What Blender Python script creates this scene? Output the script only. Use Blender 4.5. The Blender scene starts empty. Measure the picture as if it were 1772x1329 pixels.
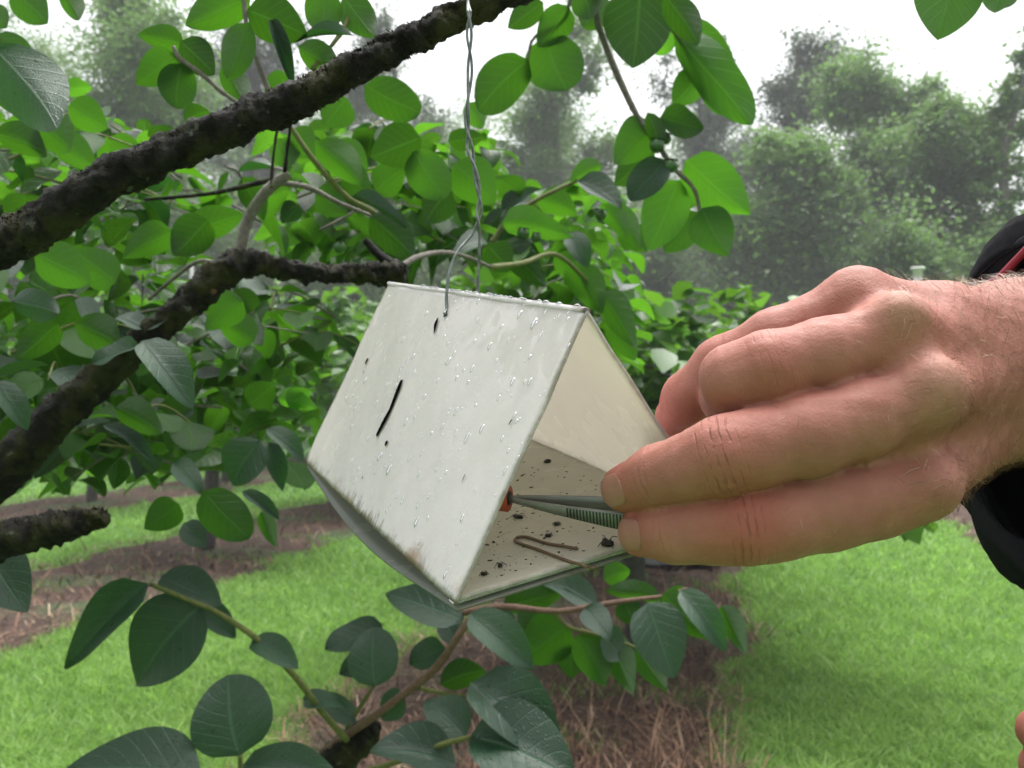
import bpy, math, random
import numpy as np
from mathutils import Vector, Matrix

random.seed(7)
rng = np.random.default_rng(11)
R = math.radians
SC = bpy.context.scene
COL = SC.collection

# ------------------------------------------------------------------ camera
PITCH = R(1.2)
EYE = np.array([0.0, 0.0, 1.5])
FPX, CX, CY = 1700.0, 886.0, 664.5           # focal length in photo pixels, principal point
FWD = np.array([0, math.cos(PITCH), math.sin(PITCH)])
UPV = np.array([0, -math.sin(PITCH), math.cos(PITCH)])
RGT = np.array([1.0, 0, 0])
cam_d = bpy.data.cameras.new('camera')
cam_d.sensor_width = 36.0
cam_d.lens = 36.0 * FPX / 1772.0
cam_d.clip_start = 0.02
cam_d.clip_end = 2000
cam_d.dof.use_dof = True
cam_d.dof.focus_distance = 0.33
cam_d.dof.aperture_fstop = 30.0
cam = bpy.data.objects.new('camera', cam_d)
COL.objects.link(cam)
cam.location = EYE
cam.rotation_euler = (R(90) + PITCH, 0, 0)
SC.camera = cam

# ------------------------------------------------------------------ sky, sun, exposure
SUN_EL, SUN_AZ = R(72), R(25)                # high, ahead and a little to the right, diffused by cloud
W = bpy.data.worlds.new('World')
SC.world = W
W.use_nodes = True
wn = W.node_tree
for n in list(wn.nodes):
    wn.nodes.remove(n)
w_out = wn.nodes.new('ShaderNodeOutputWorld')
w_bg = wn.nodes.new('ShaderNodeBackground')
w_sky = wn.nodes.new('ShaderNodeTexSky')
w_sky.sky_type = 'NISHITA'
w_sky.sun_disc = False
w_sky.sun_elevation = SUN_EL
w_sky.sun_rotation = SUN_AZ
w_sky.dust_density = 6.0
w_sky.air_density = 1.0
w_hs = wn.nodes.new('ShaderNodeHueSaturation')   # thick even cloud: the blue is gone
w_hs.inputs['Saturation'].default_value = 0.12
w_bg.inputs['Strength'].default_value = 0.15
wn.links.new(w_sky.outputs[0], w_hs.inputs['Color'])
wn.links.new(w_hs.outputs[0], w_bg.inputs['Color'])
wn.links.new(w_bg.outputs[0], w_out.inputs['Surface'])

sun_d = bpy.data.lights.new('sun', 'SUN')
sun_d.energy = 1.5
sun_d.angle = R(55)
sun_d.color = (1.0, 0.97, 0.93)
sun = bpy.data.objects.new('sun', sun_d)
COL.objects.link(sun)
sdir = Vector((math.sin(SUN_AZ) * math.cos(SUN_EL), math.cos(SUN_AZ) * math.cos(SUN_EL), math.sin(SUN_EL)))
sun.rotation_euler = sdir.to_track_quat('Z', 'Y').to_euler()
sun.location = (0, 0, 30)

SC.view_settings.view_transform = 'Standard'
SC.view_settings.look = 'None'
SC.view_settings.gamma = 1.0
SC.view_settings.exposure = 1.22
SC.render.engine = 'CYCLES'
SC.cycles.use_denoising = True
SC.cycles.max_bounces = 6
SC.cycles.diffuse_bounces = 3
SC.cycles.glossy_bounces = 2
SC.cycles.transmission_bounces = 4
SC.cycles.transparent_max_bounces = 12
SC.cycles.volume_bounces = 0
SC.cycles.sample_clamp_indirect = 6.0

# ------------------------------------------------------------------ placing helpers
def P(px, py, d):
    """world point that lies d metres in front of the lens, at that photo pixel"""
    return EYE + d * (FWD + RGT * (px - CX) / FPX - UPV * (py - CY) / FPX)

def G(px, py, z=0.0):
    r = FWD + RGT * (px - CX) / FPX - UPV * (py - CY) / FPX
    return EYE + r * ((z - EYE[2]) / r[2])

def nrm(v):
    v = np.asarray(v, float)
    return v / max(1e-9, np.linalg.norm(v))

# ------------------------------------------------------------------ object helpers
def tag(o, label=None, cat=None, group=None, kind=None):
    if label: o['label'] = label
    if cat: o['category'] = cat
    if group: o['group'] = group
    if kind: o['kind'] = kind
    return o

def empty(name, loc):
    o = bpy.data.objects.new(name, None)
    o.empty_display_size = 0.05
    COL.objects.link(o)
    o.location = Vector(loc)
    return o

def put(o, parent=None):
    """link o; every part is modelled in world coordinates, so undo the parent's place"""
    COL.objects.link(o)
    if parent is not None:
        o.parent = parent
        if parent.type == 'EMPTY':
            o.matrix_parent_inverse = Matrix.Translation(-Vector(parent.location))
    return o

def fastmesh(name, V, F, mat=None, uv=None, smooth=True, attrs=None):
    V = np.ascontiguousarray(V, dtype=np.float32)
    F = np.ascontiguousarray(F, dtype=np.int32)
    me = bpy.data.meshes.new(name)
    me.vertices.add(len(V))
    me.vertices.foreach_set('co', V.ravel())
    m, k = F.shape
    me.loops.add(m * k)
    me.loops.foreach_set('vertex_index', F.ravel())
    me.polygons.add(m)
    me.polygons.foreach_set('loop_start', np.arange(0, m * k, k, dtype=np.int32))
    me.update(calc_edges=True)
    if smooth:
        me.polygons.foreach_set('use_smooth', np.ones(m, dtype=bool))
    if uv is not None:
        l = me.uv_layers.new(name='UVMap')
        l.data.foreach_set('uv', np.asarray(uv, np.float32)[F.ravel()].ravel())
    if attrs:
        for an, av in attrs.items():
            a = me.attributes.new(an, 'FLOAT', 'POINT')
            a.data.foreach_set('value', np.asarray(av, np.float32))
    if mat:
        me.materials.append(mat)
    return me

def mesh_obj(name, V, F, mat=None, parent=None, uv=None, smooth=True, attrs=None):
    o = bpy.data.objects.new(name, fastmesh(name, V, F, mat, uv, smooth, attrs))
    return put(o, parent)

class Bag:
    """collects quads/tris of one part"""
    def __init__(s): s.V = []; s.F = []; s.n = 0; s.UV = []
    def add(s, V, F, uv=None):
        V = np.asarray(V, float)
        F = np.asarray(F, int)
        if F.shape[1] == 3:
            F = np.c_[F, F[:, 2]]
        s.V.append(V); s.F.append(F + s.n); s.n += len(V)
        s.UV.append(np.zeros((len(V), 2)) if uv is None else np.asarray(uv))
    def obj(s, name, mat, parent=None, smooth=True):
        V = np.concatenate(s.V); F = np.concatenate(s.F)
        me = bpy.data.meshes.new(name)
        faces = [tuple(dict.fromkeys(f)) for f in F.tolist()]
        me.from_pydata(V.tolist(), [], faces)
        me.update()
        uvs = np.concatenate(s.UV)
        l = me.uv_layers.new(name='UVMap')
        idx = np.zeros(len(me.loops), np.int32)
        me.loops.foreach_get('vertex_index', idx)
        l.data.foreach_set('uv', uvs[idx].astype(np.float32).ravel())
        if smooth:
            me.polygons.foreach_set('use_smooth', np.ones(len(me.polygons), dtype=bool))
        me.materials.append(mat)
        return put(bpy.data.objects.new(name, me), parent)

def spline(pts, n):
    """Catmull-Rom through pts (rows of any width) -> n samples"""
    p = np.asarray(pts, float)
    p = np.vstack([2 * p[0] - p[1], p, 2 * p[-1] - p[-2]])
    m = len(p) - 3
    t = np.linspace(0, m - 1e-6, n)
    i = t.astype(int)
    u = (t - i)[:, None]
    a, b, c, d = p[i], p[i + 1], p[i + 2], p[i + 3]
    return 0.5 * ((2 * b) + (c - a) * u + (2 * a - 5 * b + 4 * c - d) * u ** 2 + (3 * b - a - 3 * c + d) * u ** 3)

def noise3(p, s=1.0, seed=0):
    """cheap smooth pseudo-noise, about -1..1"""
    p = np.asarray(p) * s
    q = seed * 1.7
    x, y, z = p[..., 0], p[..., 1], p[..., 2]
    return (np.sin(1.7 * x + 2.3 * y + q) * np.cos(1.9 * z - 1.1 * x + 2 * q) + np.sin(2.9 * y - 1.3 * z + 3.1 * q) * np.cos(2.1 * x + 1.7 * y - q)
            + 0.5 * np.sin(4.3 * x + 3.7 * z + q) * np.cos(5.1 * y - 3.3 * x + q)) / 1.8

def tube(C, rad, k=8, bump=None, cap=True):
    """tube along samples C with radii rad -> V, F(quads), uv"""
    C = np.asarray(C, float); n = len(C)
    rad = np.broadcast_to(np.asarray(rad, float), (n,))
    T = np.gradient(C, axis=0)
    T /= np.linalg.norm(T, axis=1)[:, None] + 1e-12
    ref = np.array([0, 0, 1.0]) if abs(T[0][2]) < 0.9 else np.array([1.0, 0, 0])
    N = np.zeros_like(C); N[0] = nrm(np.cross(T[0], ref))
    for i in range(1, n):
        v = N[i - 1] - T[i] * (N[i - 1] @ T[i])
        N[i] = nrm(v)
    B = np.cross(T, N)
    a = np.arange(k) * 2 * math.pi / k
    ring = N[:, None, :] * np.cos(a)[None, :, None] + B[:, None, :] * np.sin(a)[None, :, None]
    V = C[:, None, :] + ring * rad[:, None, None]
    if bump is not None:
        V = V + ring * bump(V)[..., None]
    V = V.reshape(-1, 3)
    i = np.arange(n - 1)[:, None] * k
    j = np.arange(k)[None, :]
    j2 = (j + 1) % k
    F = np.stack([i + j, i + j2, i + k + j2, i + k + j], -1).reshape(-1, 4)
    uv = np.stack([np.broadcast_to(j / k, (n, k)), np.broadcast_to(np.linspace(0, 1, n)[:, None], (n, k))], -1).reshape(-1, 2)
    if cap:
        V = np.vstack([V, C[0], C[-1]])
        uv = np.vstack([uv, [0, 0], [0, 1]])
        c0, c1 = n * k, n * k + 1
        jj = np.arange(k)
        F = np.vstack([F, np.stack([(jj + 1) % k, jj, np.full(k, c0), np.full(k, c0)], -1),
                       np.stack([(n - 1) * k + jj, (n - 1) * k + (jj + 1) % k, np.full(k, c1), np.full(k, c1)], -1)])
    return V, F, uv

def tube_obj(name, C, rad, mat, parent=None, k=8, bump=None):
    b = Bag(); b.add(*tube(C, rad, k, bump))
    return b.obj(name, mat, parent)

# ------------------------------------------------------------------ material helpers
class NT:
    def __init__(s, name):
        s.m = bpy.data.materials.new(name)
        s.m.use_nodes = True
        s.t = s.m.node_tree
        for n in list(s.t.nodes):
            s.t.nodes.remove(n)
        s.out = s.t.nodes.new('ShaderNodeOutputMaterial')
    def n(s, typ, **kw):
        nd = s.t.nodes.new('ShaderNode' + typ)
        for k, v in kw.items():
            if k.startswith('i_'):
                nd.inputs[k[2:].replace('_', ' ')].default_value = v
            else:
                setattr(nd, k, v)
        return nd
    def l(s, a, b):
        s.t.links.new(a, b)
    def val(s, x):
        return x
    def math(s, op, a, b=None, clamp=False):
        nd = s.n('Math', operation=op, use_clamp=clamp)
        for i, v in enumerate((a, b)):
            if v is None: continue
            if isinstance(v, (int, float)): nd.inputs[i].default_value = v
            else: s.l(v, nd.inputs[i])
        return nd.outputs[0]
    def noise(s, vec, scale, detail=4, rough=0.55, dist=0.0):
        nd = s.n('TexNoise')
        nd.inputs['Scale'].default_value = scale
        nd.inputs['Detail'].default_value = detail
        nd.inputs['Roughness'].default_value = rough
        nd.inputs['Distortion'].default_value = dist
        if vec is not None: s.l(vec, nd.inputs['Vector'])
        return nd.outputs['Fac']
    def ramp(s, fac, stops):
        nd = s.n('ValToRGB')
        e = nd.color_ramp.elements
        while len(e) < len(stops): e.new(0.5)
        for el, (p, c) in zip(e, stops):
            el.position = p
            el.color = (c[0], c[1], c[2], 1) if not isinstance(c, (int, float)) else (c, c, c, 1)
        s.l(fac, nd.inputs[0])
        return nd.outputs[0]
    def mix(s, fac, a, b, mode='MIX'):
        nd = s.n('Mix', data_type='RGBA', blend_type=mode)
        for sock, v in ((nd.inputs[0], fac), (nd.inputs[6], a), (nd.inputs[7], b)):
            if isinstance(v, (int, float)): sock.default_value = v
            elif isinstance(v, (tuple, list)): sock.default_value = (*v[:3], 1)
            else: s.l(v, sock)
        return nd.outputs[2]
    def bump(s, h, strength=0.3, dist=0.01, nrm=None):
        nd = s.n('Bump')
        nd.inputs['Strength'].default_value = strength
        nd.inputs['Distance'].default_value = dist
        s.l(h, nd.inputs['Height'])
        if nrm is not None: s.l(nrm, nd.inputs['Normal'])
        return nd.outputs[0]
    def pbsdf(s, col, rough=0.5, normal=None, **kw):
        nd = s.n('BsdfPrincipled')
        if isinstance(col, (tuple, list)): nd.inputs['Base Color'].default_value = (*col[:3], 1)
        else: s.l(col, nd.inputs['Base Color'])
        if isinstance(rough, (int, float)): nd.inputs['Roughness'].default_value = rough
        else: s.l(rough, nd.inputs['Roughness'])
        if normal is not None: s.l(normal, nd.inputs['Normal'])
        for k, v in kw.items():
            k = k.replace('_', ' ')
            if isinstance(v, (int, float, tuple, list)): nd.inputs[k].default_value = v
            else: s.l(v, nd.inputs[k])
        return nd
    def surf(s, sh):
        s.l(sh if not hasattr(sh, 'outputs') else sh.outputs[0], s.out.inputs['Surface'])
        return s.m

def coords(t, kind='Object'):
    return t.n('TexCoord').outputs[kind]

def leaf_material(name, dark, light, trans, tmix=0.38, rough=0.38, veins=True, wet=1.0, rand='obj', spec=0.35):
    t = NT(name)
    uv = coords(t, 'UV')
    ob = coords(t, 'Object')
    if rand == 'obj':
        rnd = t.n('ObjectInfo').outputs['Random']
    else:
        rnd = t.n('Attribute', attribute_name='v').outputs['Fac']
    col = t.ramp(rnd, [(0, dark), (0.5, tuple((a + b) / 2 for a, b in zip(dark, light))), (1, light)])
    n1 = t.noise(ob, 40 if rand == 'obj' else 3, 3)
    col = t.mix(t.math('MULTIPLY', n1, 0.5), col, tuple(c * 0.6 for c in dark))
    nor = None
    rg = rough
    if veins:
        sx = t.n('SeparateXYZ'); t.l(uv, sx.inputs[0])
        au = t.math('ABSOLUTE', t.math('SUBTRACT', sx.outputs[0], 0.5))
        mid = t.math('SUBTRACT', 1.0, t.math('MULTIPLY', au, 28.0), True)
        ph = t.math('SUBTRACT', t.math('MULTIPLY', sx.outputs[1], 7.0), t.math('MULTIPLY', au, 4.0))
        fr = t.math('ABSOLUTE', t.math('SUBTRACT', t.math('FRACT', ph), 0.5))
        side = t.math('MULTIPLY', t.math('SUBTRACT', 1.0, t.math('MULTIPLY', fr, 12.0), True), 0.45)
        vein = t.math('MAXIMUM', mid, side)
        col = t.mix(t.math('MULTIPLY', vein, 0.6), col, tuple(min(1, c * 2.0 + 0.02) for c in light))
        spot = t.ramp(t.noise(ob, 7, 5, 0.7), [(0.66, 0), (0.72, 1)])
        col = t.mix(t.math('MULTIPLY', spot, 0.45), col, (0.07, 0.06, 0.018))
        drop = t.n('TexVoronoi'); drop.inputs['Scale'].default_value = 26.0
        t.l(uv, drop.inputs['Vector'])
        bead = t.math('SUBTRACT', 1.0, t.math('MULTIPLY', drop.outputs['Distance'], 3.2), True)
        h = t.math('ADD', t.math('MULTIPLY', vein, -0.7), t.math('MULTIPLY', bead, 0.5 * wet))
        h = t.math('ADD', h, t.math('MULTIPLY', t.noise(ob, 90, 2), 0.5))
        nor = t.bump(h, 0.7, 0.0016)
        rg = t.math('ADD', rough, t.math('MULTIPLY', t.math('SUBTRACT', t.noise(uv, 9, 3), 0.5), 0.3))
    pb = t.pbsdf(col, rg, nor, Specular_IOR_Level=spec)
    tr = t.n('BsdfTranslucent')
    tcol = t.mix(rnd, tuple(c * 0.4 for c in trans), trans)
    if veins:
        tcol = t.mix(t.math('MULTIPLY', vein, 0.5), tcol, tuple(c * 0.5 for c in trans))
    t.l(tcol, tr.inputs['Color'])
    mx = t.n('MixShader'); mx.inputs[0].default_value = tmix
    t.l(pb.outputs[0], mx.inputs[1]); t.l(tr.outputs[0], mx.inputs[2])
    return t.surf(mx)

def bark_material(name, c0, c1, moss=None, scale=60, spec=0.5):
    t = NT(name)
    ob = coords(t)
    n = t.noise(ob, scale, 6, 0.65)
    col = t.ramp(n, [(0.3, c0), (0.7, c1)])
    if moss:
        m = t.ramp(t.noise(ob, scale * 0.25, 4, 0.6), [(0.48, 0), (0.62, 1)])
        col = t.mix(m, col, moss)
    if moss:
        lc = t.ramp(t.noise(ob, scale * 1.1, 3, 0.5), [(0.66, 0), (0.70, 1)])
        col = t.mix(t.math('MULTIPLY', lc, 0.7), col, (0.10, 0.11, 0.085))
    h = t.noise(ob, scale * 2.2, 5, 0.7)
    return t.surf(t.pbsdf(col, 0.62, t.bump(h, 0.9, 0.004), Specular_IOR_Level=spec))

def plain_material(name, col, rough=0.5, var=0.25, scale=30, bump=0.2, bdist=0.002, **kw):
    t = NT(name)
    ob = coords(t)
    n = t.noise(ob, scale, 4)
    c = t.mix(n, tuple(x * (1 - var) for x in col), tuple(min(1, x * (1 + var)) for x in col))
    return t.surf(t.pbsdf(c, rough, t.bump(t.noise(ob, scale * 3, 3), bump, bdist), **kw))

# ================================================================== GROUND
M_lawn = (lambda t: t.surf(t.pbsdf(
    t.mix(t.noise(coords(t), 0.8, 4), t.ramp(t.noise(coords(t), 9, 6, 0.7), [(0.3, (0.05, 0.14, 0.025)), (0.7, (0.12, 0.27, 0.055))]),
          (0.10, 0.23, 0.05)), 0.8, t.bump(t.noise(coords(t), 30, 5, 0.7), 0.8, 0.03))))(NT('lawn_soil'))
t = NT('mulch')
ob = coords(t)
col = t.ramp(t.noise(ob, 14, 8, 0.75), [(0.25, (0.018, 0.010, 0.007)), (0.5, (0.065, 0.032, 0.019)), (0.75, (0.16, 0.088, 0.052))])
col = t.mix(t.ramp(t.noise(ob, 0.9, 5, 0.6), [(0.52, 0), (0.62, 1)]), col, (0.06, 0.10, 0.03))
M_mulch = t.surf(t.pbsdf(col, 0.85, t.bump(t.noise(ob, 45, 6, 0.8), 1.0, 0.03)))
M_mat = plain_material('weed_mat', (0.05, 0.05, 0.06), 0.55, 0.3, 20, 0.4, 0.01)

S_ = 400
V = [(-S_, -S_, 0), (S_, -S_, 0), (S_, S_, 0), (-S_, S_, 0)]
lawn = mesh_obj('lawn', V, [[0, 1, 2, 3]], M_lawn, smooth=False)
tag(lawn, kind='structure')

DIR = 0.23                      # orchard rows run along (0.23, 1)
def row_pt(u, y):
    return np.array([u + DIR * y, y])

STRIPS = [(-1.95, 0.02, 0.6, 19.0), (-6.35, -4.3, 1.0, 24.0), (-10.8, -8.8, 2.0, 26.0), (2.6, 4.6, 0.5, 14.5)]
def edge_off(y, k):
    return 0.10 * np.sin(1.9 * y + k) + 0.07 * np.sin(4.7 * y + 2.1 * k) + 0.035 * np.sin(13.0 * y + k)

def strip_bounds(i, y):
    u0, u1, _, _ = STRIPS[i]
    return u0 + edge_off(y, i * 3 + 1), u1 + edge_off(y, i * 3 + 2)

def in_strip(x, y, margin=0.0):
    u = x - DIR * y
    r = np.zeros(len(x), bool)
    for i, (u0, u1, y0, y1) in enumerate(STRIPS):
        a, b = strip_bounds(i, y)
        r |= (u > a - margin) & (u < b + margin) & (y > y0) & (y < y1)
    return r

for i, (u0, u1, y0, y1) in enumerate(STRIPS):
    ny, nx = int((y1 - y0) / 0.06), 34
    ys = np.linspace(y0, y1, ny)
    a, b = strip_bounds(i, ys)
    s = np.linspace(0, 1, nx)
    U = a[:, None] * (1 - s) + b[:, None] * s
    X = U + DIR * ys[:, None]
    Y = np.broadcast_to(ys[:, None], X.shape)
    pr = np.minimum(1, np.minimum(s, 1 - s) * 6)[None, :]
    Z = 0.006 + pr * (0.05 + 0.02 * noise3(np.stack([X, Y, 0 * X], -1), 5, i) + 0.012 * noise3(np.stack([X, Y, 0 * X], -1), 19, i + 3))
    ii = np.arange(ny - 1)[:, None] * nx + np.arange(nx - 1)[None, :]
    F = np.stack([ii, ii + 1, ii + nx + 1, ii + nx], -1).reshape(-1, 4)
    o = mesh_obj('mulch_strip', np.stack([X, Y, Z], -1).reshape(-1, 3), F, M_mulch)
    tag(o, kind='structure')

def ground_z(x, y):
    return np.where(in_strip(x, y), 0.05, 0.0)

# ---- grass: one mass of blades
def blades(N, ymin, ymax, half, hmin, hmax, wid, keep, lean=0.5):
    r = rng.random(N)
    y = 1 / (1 / ymin - r * (1 / ymin - 1 / ymax))
    x = (rng.random(N) * 2 - 1) * (half * y + 1.2) + 0.0
    k = keep(x, y)
    x, y = x[k], y[k]
    n = len(x)
    clump = 0.5 + 0.5 * noise3(np.stack([x, y, 0 * x], -1), 2.2, 4)
    fine = 0.5 + 0.5 * noise3(np.stack([x, y, 0 * x], -1), 9.5, 2)
    h = (hmin + (hmax - hmin) * rng.random(n)) * (0.7 + 0.35 * clump + 0.3 * fine)
    w = wid * (0.7 + 0.6 * rng.random(n)) * np.clip(y / 6, 0.8, 3)
    a = rng.random(n) * 2 * math.pi
    ld = rng.random(n) * 2 * math.pi
    lm = h * lean * (0.3 + 1.2 * rng.random(n))
    b = np.stack([x, y, np.zeros(n)], -1)
    sd = np.stack([np.cos(a), np.sin(a), np.zeros(n)], -1) * w[:, None]
    up = np.stack([np.cos(ld) * lm, np.sin(ld) * lm, h], -1)
    mid = b + up * np.array([0.35, 0.35, 0.62])
    V = np.stack([b - sd, b + sd, mid + sd * 0.7, mid - sd * 0.7, b + up], 1).reshape(-1, 3)
    o = np.arange(n)[:, None] * 5
    T = np.concatenate([o + np.array([[0, 1, 2]]), o + np.array([[0, 2, 3]]), o + np.array([[3, 2, 4]])], 0)
    v = np.clip(0.75 * rng.random(n) + 0.25 * clump + 0.3 * fine - 0.12, 0, 1)
    return V, T, np.repeat(v, 5)

M_grass = leaf_material('grass_blade', (0.07, 0.20, 0.025), (0.38, 0.57, 0.14), (0.36, 0.65, 0.12), 0.42, 0.5, veins=False, rand='v')
V, T, v = blades(420000, 3.3, 30.0, 0.75, 0.03, 0.085, 0.0055, lambda x, y: ~in_strip(x, y, -0.05), lean=1.1)
g = mesh_obj('lawn_grass', V, T, M_grass, smooth=False, attrs={'v': v})
tag(g, 'short bright green mown grass between the mulched orchard rows', 'grass', kind='stuff')
# weeds and green tufts on the mulch
V, T, v = blades(60000, 3.3, 20.0, 0.6, 0.03, 0.09, 0.004,
                 lambda x, y: in_strip(x, y, -0.03) & (noise3(np.stack([x, y, 0 * x], -1), 1.6, 9) > 0.38))
V[:, 2] += 0.035
g = mesh_obj('weed_tufts', V, T, M_grass, smooth=False, attrs={'v': v * 0.6})
tag(g, 'sparse green weeds sprouting through the brown mulch', 'weeds', kind='stuff')

# ---- straw, sticks and dead stalks on the mulch
t = NT('straw')
v_ = t.n('Attribute', attribute_name='v').outputs['Fac']
M_straw = t.surf(t.pbsdf(t.ramp(v_, [(0, (0.025, 0.012, 0.008)), (0.5, (0.10, 0.046, 0.027)), (0.85, (0.26, 0.145, 0.082)), (1, (0.40, 0.31, 0.21))]), 0.75))
def straw(N, keep, zlift, lmin, lmax, steep, wid):
    r = rng.random(N)
    y = 1 / (1 / 3.3 - r * (1 / 3.3 - 1 / 20))
    x = (rng.random(N) * 2 - 1) * (0.62 * y + 1)
    k = keep(x, y); x, y = x[k], y[k]; n = len(x)
    L = lmin + (lmax - lmin) * rng.random(n) ** 2
    a = rng.random(n) * 2 * math.pi
    el = (rng.random(n) ** 2) * steep
    d = np.stack([np.cos(a) * np.cos(el), np.sin(a) * np.cos(el), np.sin(el)], -1) * L[:, None]
    b = np.stack([x, y, zlift + 0.03 * rng.random(n)], -1)
    s = np.stack([-np.sin(a), np.cos(a), 0 * a], -1) * (wid * (0.5 + rng.random(n)) * np.clip(y / 6, 0.8, 2))[:, None]
    m = b + d * 0.5 + np.stack([0 * a, 0 * a, 0.15 * L * rng.random(n)], -1)
    V = np.stack([b - s, b + s, m + s, m - s, b + d + s * 0.4, b + d - s * 0.4], 1).reshape(-1, 3)
    o = np.arange(n)[:, None] * 6
    F = np.concatenate([o + np.array([[0, 1, 2, 3]]), o + np.array([[3, 2, 4, 5]])], 0)
    return V, F, np.repeat(rng.random(n), 6)
V, F, v = straw(60000, lambda x, y: in_strip(x, y, 0.03), 0.045, 0.03, 0.22, 0.9, 0.0028)
o = mesh_obj('straw_litter', V, F, M_straw, smooth=False, attrs={'v': v})
tag(o, 'brown straw and twig litter covering the mulched strips', 'litter', kind='stuff')
V, F, v = straw(26000, lambda x, y: in_strip(x, y, -0.1) & (np.abs(x - DIR * y + 0.45) < 0.55) & (y < 7.5) & (noise3(np.stack([x, y, 0 * x], -1), 2.3, 1) > -0.1),
                0.04, 0.10, 0.38, 1.5, 0.0026)
o = mesh_obj('dead_stalks', V, F, M_straw, smooth=False, attrs={'v': np.clip(v * 0.65 + 0.3, 0, 1)})
tag(o, 'pale reddish dead stalks standing on the nearest mulched strip', 'dead grass', kind='stuff')

# dark woven mat lying on the strip beyond the hand
b = Bag()
ny, nx = 40, 20
ys = np.linspace(8.6, 11.2, ny); us = np.linspace(-1.3, -0.15, nx)
X = us[None, :] + DIR * ys[:, None]; Y = np.broadcast_to(ys[:, None], X.shape)
Z = 0.10 + 0.03 * noise3(np.stack([X, Y, 0 * X], -1), 3.5, 2)
ii = np.arange(ny - 1)[:, None] * nx + np.arange(nx - 1)[None, :]
b.add(np.stack([X, Y, Z], -1).reshape(-1, 3), np.stack([ii, ii + 1, ii + nx + 1, ii + nx], -1).reshape(-1, 4))
o = b.obj('weed_mat', M_mat)
sm = o.modifiers.new('thick', 'SOLIDIFY'); sm.thickness = 0.004
tag(o, 'dark grey weed mat lying on the mulch below the trap', 'weed mat')

# ================================================================== TREES
M_trunk_far = bark_material('grey_bark', (0.06, 0.05, 0.045), (0.16, 0.14, 0.125), scale=12)
M_trunk_orch = bark_material('orchard_bark', (0.012, 0.010, 0.008), (0.05, 0.042, 0.034), scale=30)
M_crown_a = leaf_material('gum_leaves', (0.055, 0.13, 0.035), (0.19, 0.32, 0.09), (0.23, 0.42, 0.10), 0.42, 0.5, veins=False, rand='v')
M_crown_b = leaf_material('dark_pine_leaves', (0.04, 0.075, 0.038), (0.10, 0.15, 0.07), (0.11, 0.19, 0.08), 0.34, 0.5, veins=False, rand='v')
M_crown_c = leaf_material('orchard_leaves', (0.025, 0.085, 0.018), (0.13, 0.28, 0.04), (0.20, 0.48, 0.03), 0.36, 0.32, veins=False, rand='v')

LEAF7 = np.array([[0, 0, 0], [0.34, 0.28, 0.05], [0.33, 0.62, 0.03], [0, 1, -0.12], [-0.33, 0.62, 0.03], [-0.34, 0.28, 0.05], [0, 0.45, -0.02]])
LEAF7_F = np.array([[0, 1, 6], [1, 2, 6], [2, 3, 6], [3, 4, 6], [4, 5, 6], [5, 0, 6]])
LEAF4 = np.array([[0, 0, 0], [0.28, 0.45, 0.04], [0, 1, -0.06], [-0.28, 0.45, 0.04]])
LEAF4_F = np.array([[0, 1, 2], [0, 2, 3]])

def leaf_frames(n, droop=0.3, upw=1.0):
    """random leaf frames: rows = side, along, normal"""
    nr = rng.normal(size=(n, 3)) * 0.6
    nr[:, 2] = np.abs(nr[:, 2]) + upw
    nr /= np.linalg.norm(nr, axis=1)[:, None]
    al = rng.normal(size=(n, 3)); al[:, 2] -= droop
    al -= nr * np.sum(al * nr, 1)[:, None]
    al /= np.linalg.norm(al, axis=1)[:, None]
    return np.stack([np.cross(al, nr), al, nr], 1)

def leaves_mesh(pos, size, frames, base, faces):
    n = len(pos)
    L = base[None] * size[:, None, None]
    V = pos[:, None, :] + np.einsum('nki,nij->nkj', L, frames)
    F = (np.arange(n)[:, None, None] * len(base) + faces[None]).reshape(-1, 3)
    return V.reshape(-1, 3), F

def limb_skeleton(base, h, spread, nl, seed, fork=0.35, up=0.6):
    """trunk and limbs as polylines with radii, limb-tip list"""
    rs = np.random.default_rng(seed)
    out = []; tips = []
    top = base + np.array([rs.normal() * 0.06 * h, rs.normal() * 0.06 * h, h * 0.95])
    tr = spline([base, base + (top - base) * 0.3 + rs.normal(size=3) * 0.02 * h, base + (top - base) * 0.65 + rs.normal(size=3) * 0.03 * h, top], 24)
    out.append((tr, h * 0.022, h * 0.004))
    for i in range(nl):
        f = fork + (0.97 - fork) * (i + rs.random()) / nl
        s = tr[int(f * 23)]
        a = rs.random() * 2 * math.pi
        ln = spread * (1.15 - 0.75 * abs((f - fork) / (1 - fork) - 0.25)) * (0.6 + 0.5 * rs.random())
        e = s + np.array([math.cos(a) * ln, math.sin(a) * ln, ln * up * (0.2 + rs.random())])
        mid = (s + e) / 2 + np.array([0, 0, -0.08 * ln]) + rs.normal(size=3) * 0.06 * ln
        c = spline([s, mid, e], 12)
        out.append((c, h * 0.009 * (1.2 - f), h * 0.0015))
        tips += [c[6], c[9], c[11]]
        for k in range(3):
            q = c[5 + 2 * k]
            e2 = q + rs.normal(size=3) * 0.32 * ln + np.array([0, 0, 0.1 * ln])
            c2 = spline([q, (q + e2) / 2 + rs.normal(size=3) * 0.05 * ln, e2], 7)
            out.append((c2, h * 0.0035, h * 0.001))
            tips += [c2[4], c2[6]]
    tips.append(tr[-1]); tips.append(tr[-3])
    return out, np.array(tips)

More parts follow.
